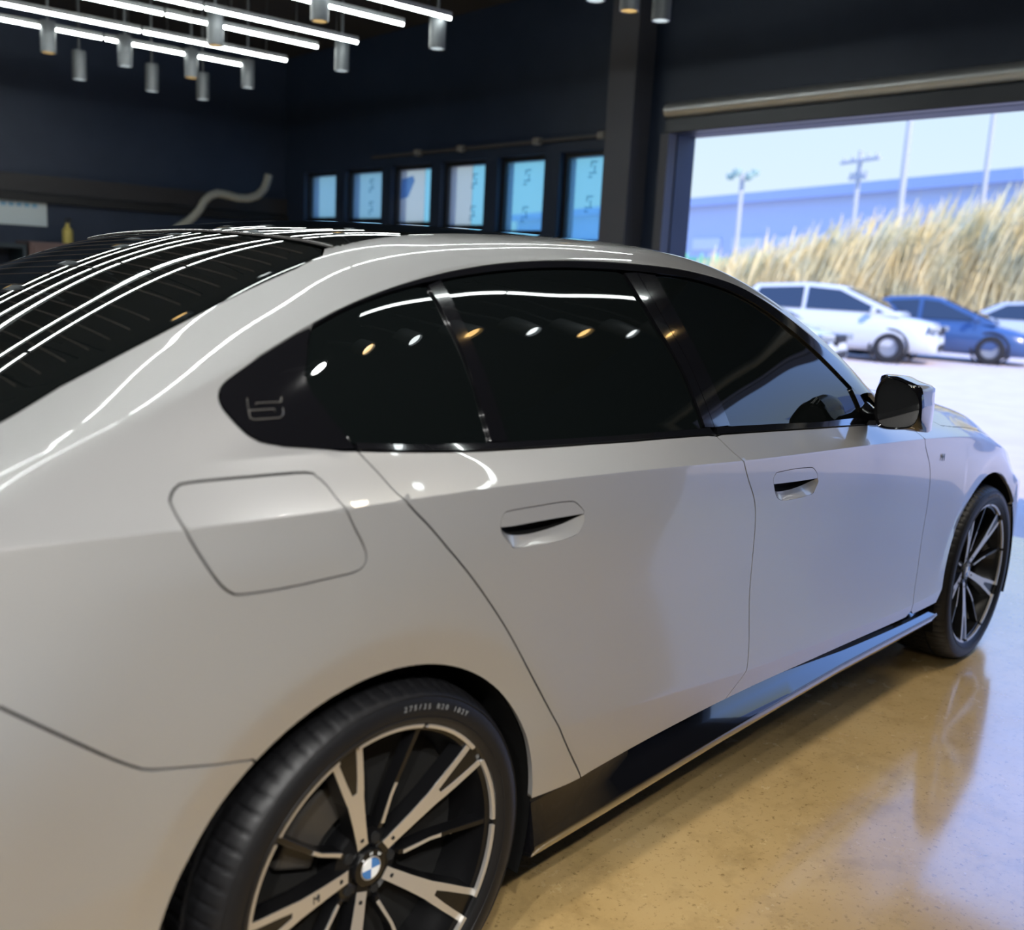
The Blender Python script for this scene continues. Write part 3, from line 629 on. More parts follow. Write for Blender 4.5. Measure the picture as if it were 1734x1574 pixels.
def panel(name, outer, mt, holes=(), gap=0.002, off=0.0, thick=0.012, step=0.02, parent=None, both=True, hole_gap=None, nv=None):
    """trim the body surface to a loop of (x,v); one mesh with returned edges; mirrored copy for the far side"""
    par = parent or car
    lo = densify(outer, step*0.75); ctr = lo[:, 1] > ARC[-1]-1e-4; SM = ARC[-1]
    if area2(lo) < 0: lo = lo[::-1]; ctr = ctr[::-1]
    lo = inset(lo, gap); lo[ctr, 1] = SM; lo[:, 1] = np.clip(lo[:, 1], 0, SM)
    hs = [inset(densify(h, step*0.75), -(gap if hole_gap is None else hole_gap)) for h in holes]
    x0, y0 = lo.min(0); x1, y1 = lo.max(0)
    gx = np.arange(x0, x1, step); vrow = np.arange(0, K-1+1e-6, 1.0)
    srow = np.unique(np.concatenate([np.linspace(v2s(a), v2s(a+1), max(2, int((v2s(a+1)-v2s(a))/(step*.8))+2)) for a in range(K-1)]))
    srow = np.unique(np.concatenate([srow]+[[v2s(c-.0626), v2s(c+.0626)] for c in (2, 5, 7, 8)]))
    srow = srow[(srow > y0) & (srow < y1)]
    pts = np.array([(a, b) for a in gx for b in srow]) if len(srow) and len(gx) else np.zeros((0, 2))
    ex = []
    for i_ in (0, 1):
        if x0 < AR[i_][0]+.5 and x1 > AR[i_][0]-.5 and y0 < v2s(4):
            for dr in (BAND-.006, BAND, BAND+.006):
                ex += [(a_, v2s(b_)) for a_, b_ in arch(i_, 2, 178, 90, dr)]
    if ex and len(pts):
        ex = np.array(ex); pts = np.concatenate([ex, pts[~near(pts, ex, step*.3)]])
    if len(pts):
        pts = pts[inside(pts, lo)]
        for h in hs:
            if len(pts): pts = pts[~inside(pts, h)]
        for l in [lo]+hs:
            if len(pts): pts = pts[~near(pts, l, step*0.35)]
    V = [Vector(p) for l in [lo]+hs for p in l]; E = []; o = 0
    for l in [lo]+hs:
        n = len(l); E += [(o+i, o+(i+1) % n) for i in range(n)]; o += n
    nb = o
    V += [Vector(p) for p in pts]
    ov, oe, of, ovo, oeo, ofo = delaunay_2d_cdt(V, E, [], 0, 1e-7)
    q = np.array([(p.x, p.y) for p in ov]); tri = np.array([f for f in of if len(f) == 3])
    cen = q[tri].mean(1); ok = inside(cen, lo)
    for h in hs: ok &= ~inside(cen, h)
    tri = tri[ok]
    x = q[:, 0]; v = s2v(q[:, 1])
    Pn = ev(GN, x, v); Pn /= np.linalg.norm(Pn, axis=1, keepdims=True); Pp = ev(G, x, v)+Pn*off
    if nv is not None: Pn = ev(GN, x, np.full(len(x), nv)); Pn /= np.linalg.norm(Pn, axis=1, keepdims=True)
    # orient
    a, b, c = Pp[tri[:, 0]], Pp[tri[:, 1]], Pp[tri[:, 2]]
    fn = np.cross(b-a, c-a); fl = np.einsum('ij,ij->i', fn, Pn[tri[:, 0]]) < 0
    tri[fl] = tri[fl][:, ::-1]
    verts = list(Pp); norms = list(Pn); faces = [tuple(t) for t in tri]
    # returned edge
    cnt = {}
    for t in faces:
        for i in range(3):
            e = (t[i], t[(i+1) % 3]); cnt[e] = 1
    bd = [e for e in cnt if (e[1], e[0]) not in cnt]
    if both == 'join': bd = [e for e in bd if not (abs(Pp[e[0]][1]) < 1e-5 and abs(Pp[e[1]][1]) < 1e-5)]
    if thick > 0:
        mp = {}; rim = {}
        for (i, j) in bd:
            for k in (i, j):
                if k not in mp:
                    rim[k] = len(verts); verts.append(Pp[k]); norms.append(None)
                    mp[k] = len(verts); verts.append(Pp[k]-Pn[k]*thick); norms.append(None)
            ed = Pp[j]-Pp[i]; nn = np.cross(ed, Pn[i]); nn /= np.linalg.norm(nn)+1e-12
            for k in (i, j):
                for w in (rim[k], mp[k]): norms[w] = nn if norms[w] is None else (norms[w]+nn)/np.linalg.norm(norms[w]+nn+1e-9)
            faces.append((rim[i], mp[i], mp[j], rim[j]))
    verts = np.array(verts); norms = np.array(norms)
    if both == 'join':
        nv = len(verts); M_ = np.array([1, -1, 1])
        return mesh_obj(name, np.concatenate([verts, verts*M_]), faces+[tuple(i+nv for i in reversed(f)) for f in faces], mt, par, True, np.concatenate([norms, norms*M_]))
    o1 = mesh_obj(name, verts, faces, mt, par, True, norms)
    if both:
        v2 = verts*np.array([1, -1, 1]); n2 = norms*np.array([1, -1, 1])
        o2 = mesh_obj(name, v2, [tuple(reversed(f)) for f in faces], mt, par, True, n2)
        return o1, o2
    return o1
def arch(i, a0, a1, n=40, dr=0.0):
    cx, cz, rr = AR[i]; out = []
    for k in range(n+1):
        a = math.radians(a0+(a1-a0)*k/n); out.append(xz(cx+(rr+dr)*math.cos(a), cz+(rr+dr)*math.sin(a)))
    return out
# --- outlines read from the photograph
RSHUT = smooth_curve(PX([(605,763),(642,802),(688,848),(733.6,898),(779,952),(816.7,1001.6),(862,1072),(904,1151),(945.4,1228),(978.7,1302.7),(983.6,1317)], vmax=7.4))
BSHUT = smooth_curve(PX([(1213,738),(1252.7,775),(1267,810.6),(1277.7,848),(1279,885),(1274,947.6),(1269,1010),(1265,1130),(1228,1184)], vmax=7.4))
FSHUT = smooth_curve(PX([(1538,722),(1566.7,750.6),(1574,785),(1575,812),(1569.7,860),(1561,911.5),(1554,963),(1547.5,1007.5),(1543,1034)], vmax=7.4))
BELT = smooth_curve(PX([(440,748),(480,756),(560,761),(605,763),(700,765),(800,764),(880,760),(1000,752),(1060,748),(1130,742),(1213,736),(1320,729),(1400,724),(1480,719)], vmin=6.4, vmax=8), .03)
CORN = smooth_curve(PX([(440,748),(418,735),(395,712),(376,688),(371,668),(378,650),(400,632),(440,603)], vmin=6.4, vmax=9))
DLOT = smooth_curve(PX([(440,603),(540,542),(640,496),(750,463),(850,447),(950,442),(1075,448),(1180,463),(1260,490),(1330,535),(1400,592),(1475,662)], vmin=7, vmax=9))
RGE = PX([(545,432),(500,455),(400,500),(300,550),(200,602),(100,655),(0,715)], vmin=8.6, vmax=11)
BSEAM = smooth_curve(PX([(0,1197),(91.5,1240),(183,1281.6),(228.7,1298.5),(256,1303),(320,1298.5),(400,1290),(448,1283.5)], vmax=6))
BSEAM = [b for b in BSEAM if math.hypot(ev(G, *b)[0]-AR[0][0], ev(G, *b)[2]-AR[0][1]) > AR[0][2]+.004]
_sp = ev(G, *BSEAM[-1]); SA = math.degrees(math.atan2(_sp[2]-AR[0][1], _sp[0]-AR[0][0]))
FUEL = smooth_curve(PX([(293,831),(302,822),(320,817),(412,808),(517,800),(535,806),(553.5,822),(581,856),(599,890),(615,922),(621,943),(615,959),(599,969),(549,981),(480,996),(412,1006),(393,1004),(375,991),(348,954.5),(316,899.6),(293,861),(288,845),(293,831)], vmax=8))[:-1]
HSEAM = PX([(1581,714),(1593,720),(1614,722.6),(1656,728.7),(1682,732)], vmin=6, vmax=10)
CV = K-1.0
RGT = smooth_curve(RGE[::-1]+[(.125, 10.6), (.150, 11.3), (.155, 12.0)])   # rear glass: side edge then top edge
belt_i = lambda xa, xb: [p for p in BELT if xa < p[0] < xb]
def shut_at_bottom(s): return s[-1]
# doors
rd = RSHUT[::-1]+[p for p in BELT if RSHUT[0][0]+.01 < p[0] < BSHUT[0][0]-.01]+BSHUT+[(a, 1.0) for a in np.linspace(BSHUT[-1][0]-.03, RSHUT[-1][0]+.03, 12)]
fd = BSHUT[::-1]+[p for p in BELT if BSHUT[0][0]+.01 < p[0]]+FSHUT+[(a, 1.0) for a in np.linspace(FSHUT[-1][0]-.03, BSHUT[-1][0]+.03, 14)]
sd_edge = [p for p in DLOT]
wsx = [(1.95, 8.7), (1.78, 9.3), (1.6, 9.55), (1.45, 9.8)]
quarter = RSHUT+[(RSHUT[-1][0]-.04, 1.0)]+arch(0, 3, SA)
quarter += BSEAM[::-1]+[(-1.0, 3.6), (-1.0, 8.9), (-.66, 9.1)]
rg = densify(RGE[::-1], .02, False); rg = [(a[0], float(s2v(a[1]))) for a in rg]
quarter += [(rg[0][0]-.05, rg[0][1])]+rg+[(.14, 10.05), (.3, 10.0), (.6, 10.0), (.9, 10.0), (1.2, 10.0), (1.4, 9.9)]+wsx[::-1][1:]
quarter += DLOT[::-1]+CORN[::-1][1:-1]+[p for p in BELT if p[0] < RSHUT[0][0]-.01]
# --- painted panels
panel('quarter_panel', quarter, PAINT, holes=[FUEL])
panel('fuel_flap', FUEL, PAINT, gap=0.0018)
def handle_px(ox, oy, sc, L): return [(ox+a/sc, oy+b/sc) for a, b in L]
H1 = dict(flap=handle_px(820, 820, 8.67, [(245,640),(240,600),(250,520),(290,430),(350,390),(560,350),(800,310),(1100,260),(1290,245),(1350,265),(1410,320),(1470,390),(1462,438)]),
          edge=handle_px(820, 820, 8.67, [(1462,438),(1200,480),(800,550),(400,625),(245,640)]),
          cres=handle_px(820, 820, 8.67, [(245,640),(350,720),(450,755),(600,765),(800,745),(1000,690),(1200,610),(1350,520),(1462,438)]),
          low=handle_px(820, 820, 8.67, [(245,640),(262,710),(330,810),(400,890),(460,930),(800,885),(1100,825),(1330,745),(1420,640),(1470,520),(1462,438)]))
H2 = dict(flap=handle_px(1280, 770, 12.386, [(378,625),(365,560),(370,480),(420,390),(470,360),(800,290),(1050,265),(1190,265),(1240,310),(1290,400),(1292,498)]),
          edge=handle_px(1280, 770, 12.386, [(1292,498),(1000,545),(700,585),(378,625)]),
          cres=handle_px(1280, 770, 12.386, [(378,625),(430,720),(510,785),(650,790),(850,755),(1050,670),(1200,570),(1292,498)]),
          low=handle_px(1280, 770, 12.386, [(378,625),(400,760),(440,880),(510,940),(650,945),(900,900),(1100,840),(1200,800),(1260,680),(1310,560),(1292,498)]))
def resample(l, n):
    p = np.array([(a, v2s(b)) for a, b in l]); d = np.concatenate([[0], np.cumsum(np.linalg.norm(np.diff(p, axis=0), axis=1))]); t = np.linspace(0, d[-1], n)
    return [(float(np.interp(k, d, p[:, 0])), float(s2v(np.interp(k, d, p[:, 1])))) for k in t]
def door(name, loop, H):
    fl = smooth_curve(PX(H['flap'], vmax=6), .006); lw = smooth_curve(PX(H['low'], vmax=6), .006); ed = PX(H['edge'], vmax=6); cr = smooth_curve(PX(H['cres'], vmax=6), .006)
    hole = fl+lw[::-1][1:-1]
    d = panel(name, loop, PAINT, holes=[hole], hole_gap=0.0005)
    n = 24
    for side in (0, 1):
        par = d[side]; sg = np.array([1, 1 if side == 0 else -1, 1])
        o = panel('door_handle', fl+ed[1:-1], PAINT, gap=0.0014, parent=par, both=False, step=0.012, thick=0.02)
        if side: o.data.transform(Matrix.Scale(-1, 4, (0, 1, 0))); o.data.flip_normals()
        A = resample(lw, n); B = resample(cr, n); Cc = resample(ed[::-1], n); R_ = []
        for k in range(n):
            a, b, c = A[k], B[k], Cc[k]
            w = math.sin(math.pi*k/(n-1))**0.6
            for t, dp in ((0, 0), (.15, .0035), (.5, .010), (1, .019)):
                q = (a[0]+(b[0]-a[0])*t, a[1]+(b[1]-a[1])*t); R_.append((ev(G, *q)-ev(GN, *q)*dp*w)*sg)
        f = [(k*4+j, k*4+j+1, (k+1)*4+j+1, (k+1)*4+j) for k in range(n-1) for j in range(3)]
        mesh_obj('handle_recess', R_, f if side == 0 else [tuple(reversed(q)) for q in f], PAINT, par, True)
        R2 = []
        for k in range(n):
            b, c = B[k], Cc[k]; w = math.sin(math.pi*k/(n-1))**0.6
            for t, dp in ((0, .019), (.3, .034), (1.15, .036)):
                q = (b[0]+(c[0]-b[0])*t, b[1]+(c[1]-b[1])*t); R2.append((ev(G, *q)-ev(GN, *q)*max(dp*w, .003))*sg)
        f = [(k*3+j, k*3+j+1, (k+1)*3+j+1, (k+1)*3+j) for k in range(n-1) for j in range(2)]
        mesh_obj('grip_cavity', R2, f if side == 0 else [tuple(reversed(q)) for q in f], DARK, par, True)
    return d
rdo = door('rear_door', rd, H1)
fdo = door('front_door', fd, H2)
panel('rear_bumper', [(-1.16, 3.6), (-1.0, 3.6)]+BSEAM+arch(0, SA, 176)+[(-.43, 0.9), (-.43, 0.0), (-.8, 0), (-1.16, 0)], PAINT)
RED = mat('tail_lamp_red', (0.12, 0.002, 0.002), rough=0.1, coat=1)
panel('tail_lamp', [(-1.16, 3.6), (-1.0, 3.6), (-1.0, 8.9), (-1.16, 8.9)], RED)
gb = (rg[0][0]-.05, rg[0][1])
panel('trunk_lid', [(-1.16, 8.9), (-1.0, 8.9), (-.66, 9.1), gb, (gb[0]-.03, 11), (gb[0]-.04, CV), (-1.16, CV)], PAINT, both='join')
panel('rear_window', [gb]+rg+[(.14, 10.05), (.150, 11), (.155, CV), (gb[0]-.04, CV), (gb[0]-.03, 11)], GLASS, both='join', gap=0.003)
panel('roof_glass', [(.17, 10.0), (.3, 10), (.6, 10), (.9, 10), (1.2, 10), (1.4, 9.9), (1.42, 11), (1.43, CV), (.185, CV), (.18, 11)], GLASS, both='join', gap=0.003)
sp_ = [tuple(ev(G, a_, b_)+ev(GN, a_, b_)*.001) for a_, b_ in zip(np.interp(np.linspace(10.02, CV, 20), [10, 11, 12], [.157, .166, .171]), np.linspace(10.02, CV, 20))]
MB().tube(sp_+[(p[0], -p[1], p[2]) for p in sp_[::-1][1:]], .0035, 6).build('roof_seam_strip', mat('seam_strip_grey', (.30, .29, .28), rough=.25, metal=.8), car, smooth=True)
cowl = [(2.02, 8.75), (2.12, 9.2), (2.26, 9.8), (2.38, 10.6), (2.44, 11.3), (2.46, CV)]
panel('windshield', [(1.43, 9.9)]+wsx[::-1]+cowl+[(1.45, CV), (1.44, 11)], GLASS, both='join', gap=0.003)
hs = [(2.06, 8.2)]+HSEAM+[(3.35, HSEAM[-1][1])]
fender = FSHUT+[(FSHUT[-1][0]+.03, 1.0), (2.56, 1.0)]+arch(1, 176, 35)+[(3.42, 4.0), (3.42, 5.2), (3.30, 6.8)]+[(3.35, HSEAM[-1][1])]+HSEAM[::-1]+[(2.06, 8.2), (1.99, 8.05)]
panel('front_fender', fender, PAINT)
panel('hood', [(2.06, 8.2)]+HSEAM+[(3.35, HSEAM[-1][1]), (3.62, 8.6), (3.72, 10), (3.76, CV)]+cowl[::-1]+[(2.0, 8.5)], PAINT, both='join')
LAMP = mat('headlamp_lens', (0.5, 0.52, 0.55), rough=0.05, coat=1)
panel('headlamp', [(3.30, 6.8), (3.35, HSEAM[-1][1]), (3.62, 8.6), (3.78, 8.6), (3.80, 6.2), (3.42, 5.2)], LAMP)
panel('front_bumper', [(3.42, 5.2), (3.80, 6.2), (3.92, 6.2), (3.92, 0), (3.4, 0)]+arch(1, 4, 34), PAINT)
panel('front_grille', [(3.72, 10), (3.62, 8.6), (3.78, 8.6), (3.80, 6.2), (3.92, 6.2), (3.92, CV), (3.76, CV)], BLACK, both='join')
for xi, nm, mt_ in ((0, 'rear_fascia', BLACK), (NX-1, 'front_fascia', BLACK)):
    sec = G[xi, ::4]; ring = np.concatenate([sec, (sec*np.array([1, -1, 1]))[::-1][1:]])
    ring = ring+np.array([0.004 if xi == 0 else -0.004, 0, 0])
    mesh_obj(nm, ring, [tuple(range(len(ring)))], mt_, car)
# --- dark inner shell behind the gaps, with the wheel openings cut out
SI = [i for i in range(0, NX, 2)]; SJ = [j for j in range(0, NV, 4)]
sv = (G-GN*0.03)[np.ix_(SI, SJ)].reshape(-1, 3); sf = []
for a in range(len(SI)-1):
    for b in range(len(SJ)-1):
        c = (a*len(SJ)+b, (a+1)*len(SJ)+b, (a+1)*len(SJ)+b+1, a*len(SJ)+b+1)
        m0 = sv[list(c)].mean(0)
        if SJ[b] < 5*SUB and any(math.hypot(m0[0]-q[0], m0[2]-q[1]) < q[2]+.03 for q in AR): continue
        sf.append(c)
pair('inner_shell', sv, sf, DARK)
# wheel wells
for q in AR:
    for sgn in (-1, 1):
        mb = MB(); prof = []
        n = 40; vs = []
        for yy in (-.925, -.60):
            for k in range(n+1):
                a = math.radians(-20+220*k/n); vs.append((q[0]+(q[2]+.004)*math.cos(a), yy*(-sgn), q[1]+(q[2]+.004)*math.sin(a)))
        fs = [(k, k+1, n+1+k+1, n+1+k) for k in range(n)]+[tuple(range(n+1, 2*n+2))]
        mb.add(vs, fs); mb.build('wheel_arch_liner', DARK, car)
mb = MB().box((1.4, 0, .21), (4.2, 1.2, .05)); mb.build('underbody', DARK, car)
# --- window surrounds and panes
TRL = smooth_curve(PX([(526,556),(602,516),(718,480),(760,472),(850,459),(950,454),(1060,459),(1180,475),(1255,502),(1325,548),(1393,606),(1455,670)], vmin=7, vmax=9), .03)
TOPT = [p for p in DLOT]
cdiv = PX([(526,554),(521,583),(515.7,639),(529.5,666),(560,706),(602,760)], vmin=6.4, vmax=9)
panel('quarter_trim', CORN[:-1]+[DLOT[0]]+PX([(500,566)], vmin=7, vmax=9)+cdiv+[p for p in BELT if p[0] < cdiv[-1][0]-.005][::-1][:-1], BLACK, gap=.001, off=.001)
panel('upper_window_trim', [cdiv[0]]+PX([(530,548)], vmin=7, vmax=9)+[p for p in DLOT if p[0] > .0]+TRL[::-1], BLACK, gap=.001, off=.002)
BTOP = smooth_curve(PX([(600,750),(700,753),(880,747),(1060,736),(1200,724),(1320,717),(1400,713),(1475,708)], vmin=6.4, vmax=9), .03)
panel('belt_trim', [p for p in BELT if cdiv[-1][0] <= p[0] < BSHUT[0][0]]+[BSHUT[0]]+[p for p in BTOP if p[0] < BSHUT[0][0]][::-1], BLACK, gap=.0008, off=.004, nv=6.7)
panel('belt_trim', [BSHUT[0]]+[p for p in BELT if p[0] > BSHUT[0][0]+.01]+[p for p in BTOP if p[0] > BSHUT[0][0]+.005][::-1], BLACK, gap=.0008, off=.004, nv=6.7)
dl = smooth_curve(PX([(725,483),(757,540),(790,612),(812,680),(831,748)], vmin=6.4, vmax=9)); dr = smooth_curve(PX([(746,474),(772,521),(820,628),(842,690),(860,747)], vmin=6.4, vmax=9))
bl = smooth_curve(PX([(1056,462),(1110,549),(1155,626),(1193,724)], vmin=6.4, vmax=9)); bm_ = smooth_curve(PX([(1077,461),(1120,535),(1165,615),(1209,724)], vmin=6.4, vmax=9)); br = smooth_curve(PX([(1109,466),(1150,539.5),(1188.6,611.6),(1236,721)], vmin=6.4, vmax=9))
panel('window_divider', dl+dr[::-1], BLACK, gap=.0005, off=.001, step=.012, thick=.008)
panel('pillar_trim', bl+bm_[::-1], BLACK, gap=.001, off=.002, step=.012, thick=.008)
panel('pillar_trim', bm_+br[::-1], BLACK, gap=.001, off=.002, step=.012, thick=.008)
panel('rear_quarter_window', cdiv[:-1]+[p for p in BTOP if p[0] < dl[-1][0]-.01]+dl[::-1]+[p for p in TRL if p[0] < dl[0][0]-.01][::-1], GLASS, gap=.001, off=-.005)
panel('rear_door_window', dr+[p for p in BTOP if dr[-1][0]+.01 < p[0] < bl[-1][0]-.01]+bl[::-1]+[p for p in TRL if dr[0][0]+.01 < p[0] < bl[0][0]-.01][::-1], GLASS, gap=.001, off=-.005)
mtri = PX([(1440,656),(1462,709)], vmin=6.4, vmax=9)
panel('front_door_window', br+[p for p in BTOP if br[-1][0]+.01 < p[0] < mtri[1][0]-.01]+[mtri[1], mtri[0]]+[p for p in TRL if br[0][0]+.01 < p[0] < mtri[0][0]-.01][::-1], GLASS, gap=.001, off=-.005)
panel('mirror_base_trim', [mtri[0], mtri[1], BTOP[-1], TRL[-1]], BLACK, gap=.0005, off=.003)
# --- side skirt
sx = np.linspace(.385, 2.55, 60); n_ = 8; sk = []
for x in sx:
    zb = float(np.interp(x, [.4, .63, 1.1, 1.78, 2.53], [.226, .231, .245, .256, .250])); zt = float(ev(G, x, 1.0)[2])
    rr_ = float(np.clip((.95-x)/.5, 0, 1)); rr_ = rr_*rr_*(3-2*rr_); w0 = .886+(.926-.886)*rr_; w1 = .944
    for w, z in ((w0-.02, zt+.012), (w0, zt+.002), (w0, zt-.004), (w0+(w1-w0)*.5, (zt+zb)/2+.012), (w1-.002, zb+.034), (w1, zb+.028), (w1-.001, zb+.022), (w1-.010, zb), (.87, zb-.015)):
        sk.append((x, -w, z))
m_ = 9
skf = [(a*m_+b, (a+1)*m_+b, (a+1)*m_+b+1, a*m_+b+1) for a in range(len(sx)-1) for b in range(m_-1)]+[tuple(range(m_)), tuple((len(sx)-1)*m_+b for b in range(m_-1, -1, -1))]
for sgn in (1, -1):
    mb = MB(); mb.add([(a, b*sgn, c) for a, b, c in sk], skf); mb.build('side_skirt', BLACK, car, smooth=True, bevel=.002, angle=25)
# ================================================================== wheels (axle along y, outer face towards -y)
RUB = mat('tyre_rubber', (.006, .006, .007), rough=.48, spec=.3, bump=(90, .15, .002))
ALLOY = mat('machined_alloy', (.62, .60, .57), rough=.38, metal=.75)
RIMB = mat('rim_gloss_black', (.004, .004, .0045), rough=.30, coat=.25, spec=.3)
DISC = mat('brake_disc', (.16, .155, .15), rough=.35, metal=.8)
HOLE = mat('dark_hole', (.002, .002, .002), rough=.9)
def yf(r): return .010+.034*((.275-r)/.215)**1.25 if r < .275 else .010
def strip(mb, prof, depth, y_off=0.0, ang=0.0, flare=0.0):
    """prof: list of (r, t_left, t_right); solid following the dished face"""
    n = len(prof); vs = []
    ca, sa = math.cos(ang), math.sin(ang)
    for (r, a, b) in prof:
        y = yf(r)+y_off
        for t, yy in ((a, y), (b, y), (b+flare, y+depth), (a-flare, y+depth)):
            vs.append((r*ca-t*sa, yy, r*sa+t*ca))
    fs = [(i*4+k, i*4+(k+1) % 4, i*4+4+(k+1) % 4, i*4+4+k) for i in range(n-1) for k in range(4)]+[(0, 1, 2, 3), ((n-1)*4+3, (n-1)*4+2, (n-1)*4+1, (n-1)*4)]
    mb.add(vs, fs)
def make_wheel():
    w = MB()
    w.lathe([(.2745, .004), (.2785, .000), (.2785, .010), (.262, .016), (.258, .05), (.246, .075), (.243, .20), (.268, .225), (.268, .235)], 96).build
    rim = w.build('wheel', RIMB, car, smooth=True)
    EP = [(.2695, .0035), (.2745, .0010), (.2775, .0020), (.2775, .0060), (.2695, .0105)]
    for k in range(5):
        for a0, a1 in ((72*k+1.3, 72*k+36-4.3), (72*k+36+4.3, 72*k+72-1.3)):     # bright edge, broken where the spokes meet it
            n = 14; vs = []
            for i in range(n+1):
                t_ = math.radians(a0+(a1-a0)*i/n); vs += [(r*math.cos(t_), h, r*math.sin(t_)) for r, h in EP]
            q = len(EP); fs = [(i*q+j, i*q+(j+1) % q, (i+1)*q+(j+1) % q, (i+1)*q+j) for i in range(n) for j in range(q)]+[tuple(range(q)), tuple(n*q+j for j in range(q-1, -1, -1))]
            MB().add(vs, fs).build('rim_edge', ALLOY, rim, smooth=True, angle=50)
    # tyre with shoulder grooves
    N = 432; prof = [(.2765, .012), (.279, .000), (.288, -.007), (.305, -.010), (.322, -.008), (.334, .000), (.3415, .012), (.347, .026), (.350, .042), (.3505, .060), (.3505, .064), (.344, .066), (.344, .074), (.3505, .076), (.3505, .120), (.344, .122), (.344, .132), (.3505, .134), (.3505, .178), (.344, .18), (.344, .19), (.3505, .192), (.350, .215), (.340, .24), (.31, .252), (.268, .236)]
    vs = []
    for j, (r, h) in enumerate(prof):
        for k in range(N):
            a = 2*math.pi*k/N; rr = r
            if j in (6, 7, 8, 9) and k % 6 < 1: rr = r-.0035
            if j in (13, 14, 17, 18) and (k+2) % 6 < 1: rr = r-.004
            if j == 4 and False: rr = r
            vs.append((rr*math.cos(a), h, rr*math.sin(a)))
    fs = [(j*N+k, j*N+(k+1) % N, (j+1)*N+(k+1) % N, (j+1)*N+k) for j in range(len(prof)-1) for k in range(N)]
    t = MB(); t.add(vs, fs); t.build('tyre', RUB, rim, smooth=True, angle=40)
    for rr, hh in ((.2935, -.0088), (.3300, -.0040)):
        MB().tube([(rr*math.cos(2*math.pi*k/120), hh, rr*math.sin(2*math.pi*k/120)) for k in range(120)], .0011, 6, closed=True).build('sidewall_ring', RUB, rim, smooth=True)
    for k in range(5):
        a = math.radians(36+72*k)
        b = MB(); strip(b, [(.030, -.014, .014), (.06, -.0125, .0125), (.11, -.0145, .0145), (.160, -.0180, .0180), (.178, -.0210, .0210), (.21, -.0255, .0255), (.245, -.0300, .0300), (.270, -.0335, .0335)], .034, .0012, a, .003)
        sp = b.build('spoke', RIMB, rim, bevel=.0012)
        f = MB(); strip(f, [(.046, -.0118, .0118), (.06, -.0118, .0118), (.11, -.0138, .0138), (.160, -.0172, .0172), (.178, -.0203, .0203)], .0014, 0, a)
        strip(f, [(.178, -.0203, -.0050), (.21, -.0248, -.0112), (.245, -.0293, -.0165), (.2700, -.0330, -.0200)], .0014, 0, a)
        strip(f, [(.178, .0050, .0203), (.21, .0112, .0248), (.245, .0165, .0293), (.2700, .0200, .0330)], .0014, 0, a)
        f.build('spoke_face', ALLOY, rim)
        c = (.064*math.cos(a), yf(.064)-.0006, .064*math.sin(a))
        MB().lathe([(0, 0), (.0042, 0), (.0042, .003), (0, .003)], 14, 'y', c).build('spoke_bolt', HOLE, rim)
        # slim spoke between two wide ones, with a kink at half length
        a2 = math.radians(72*k)
        b = MB(); strip(b, [(.070, -.005, .004), (.085, -.0075, .0035), (.140, .0015, .0095), (.165, .0005, .0095), (.268, -.0055, .0055)], .026, .0062, a2, .002); b.build('slim_spoke', RIMB, rim, bevel=.001)
        f = MB(); strip(f, [(.080, -.0065, .0005), (.136, .0025, .0085), (.160, .0020, .0088)], .0014, .0048, a2); f.build('slim_spoke_face', ALLOY, rim)
        # wheel bolts
        MB().lathe([(0, .048), (.009, .048), (.010, .052), (.010, .062), (0, .062)], 12, 'y', (.052*math.cos(a2), 0, .052*math.sin(a2))).build('wheel_bolt', HOLE, rim)
    MB().lathe([(0, .070), (.030, .070), (.038, .052), (.047, .049), (.070, .058), (.074, .075), (.074, .11), (0, .11)], 48).build('hub', RIMB, rim, smooth=True)
    cap = MB().lathe([(0, .0415), (.026, .0415), (.0335, .0425), (.0355, .046), (.0355, .06), (0, .06)], 40).build('centre_cap', RIMB, rim, smooth=True)
    # roundel: blue and white quarters inside a dark ring
    WQ = mat('roundel_white', (.75, .78, .80), rough=.3, coat=1); BQ = mat('roundel_blue', (.02, .16, .45), rough=.3, coat=1)
    for q in range(4):
        m_ = 8; pts = [(0, 0)]+[(.0195*math.cos(math.radians(90*q+90*i/m_)), .0195*math.sin(math.radians(90*q+90*i/m_))) for i in range(m_+1)]
        MB().prism(pts, .0398, .0412, lambda u, v, h: (u, h, v)).build('roundel_quarter', BQ if q in (0, 2) else WQ, rim)
    MB().tube([(.0212*math.cos(2*math.pi*k/48), .0412, .0212*math.sin(2*math.pi*k/48)) for k in range(48)], .0010, 6, closed=True).build('roundel_ring', ALLOY, rim, smooth=True)
    for i, c in enumerate('BMW'):
        a = math.radians(130-40*i); Mx = Matrix.Translation((.0275*math.cos(a), .0408, .0275*math.sin(a))) @ Matrix.Rotation(math.pi/2, 4, 'X') @ Matrix.Rotation(a-math.pi/2, 4, 'Z')
        text_obj('roundel_letter', c, .009, WQ, Mx, rim, .0003)
    # brake behind the spokes
    MB().lathe([(.06, .105), (.168, .105), (.170, .108), (.170, .13), (.06, .13)], 64, close=True).build('brake_disc', DISC, rim, smooth=True)
    a = math.radians(135); cpl = MB()
    pts = [(.105*math.cos(a+k), .105*math.sin(a+k)) for k in (-.55, -.28, 0, .28, .55)]+[(.185*math.cos(a+k), .185*math.sin(a+k)) for k in (.5, .25, 0, -.25, -.5)]
    cpl.prism(pts, .078, .15, lambda u, v, h: (u, h, v)); cpl.build('brake_caliper', mat('caliper_dark', (.05, .045, .04), rough=.4), rim, bevel=.006)
    MB().lathe([(.0, .06), (.004, .06), (.0045, .064), (.0045, .08), (.0, .08)], 10, 'y', (.215*math.cos(-.02), 0, .215*math.sin(-.02)-.02)).build('valve_stem', ALLOY, rim)
    MB().lathe([(.0, .10), (.245, .10), (.245, .21), (0, .21)], 48).build('inner_barrel', HOLE, rim)
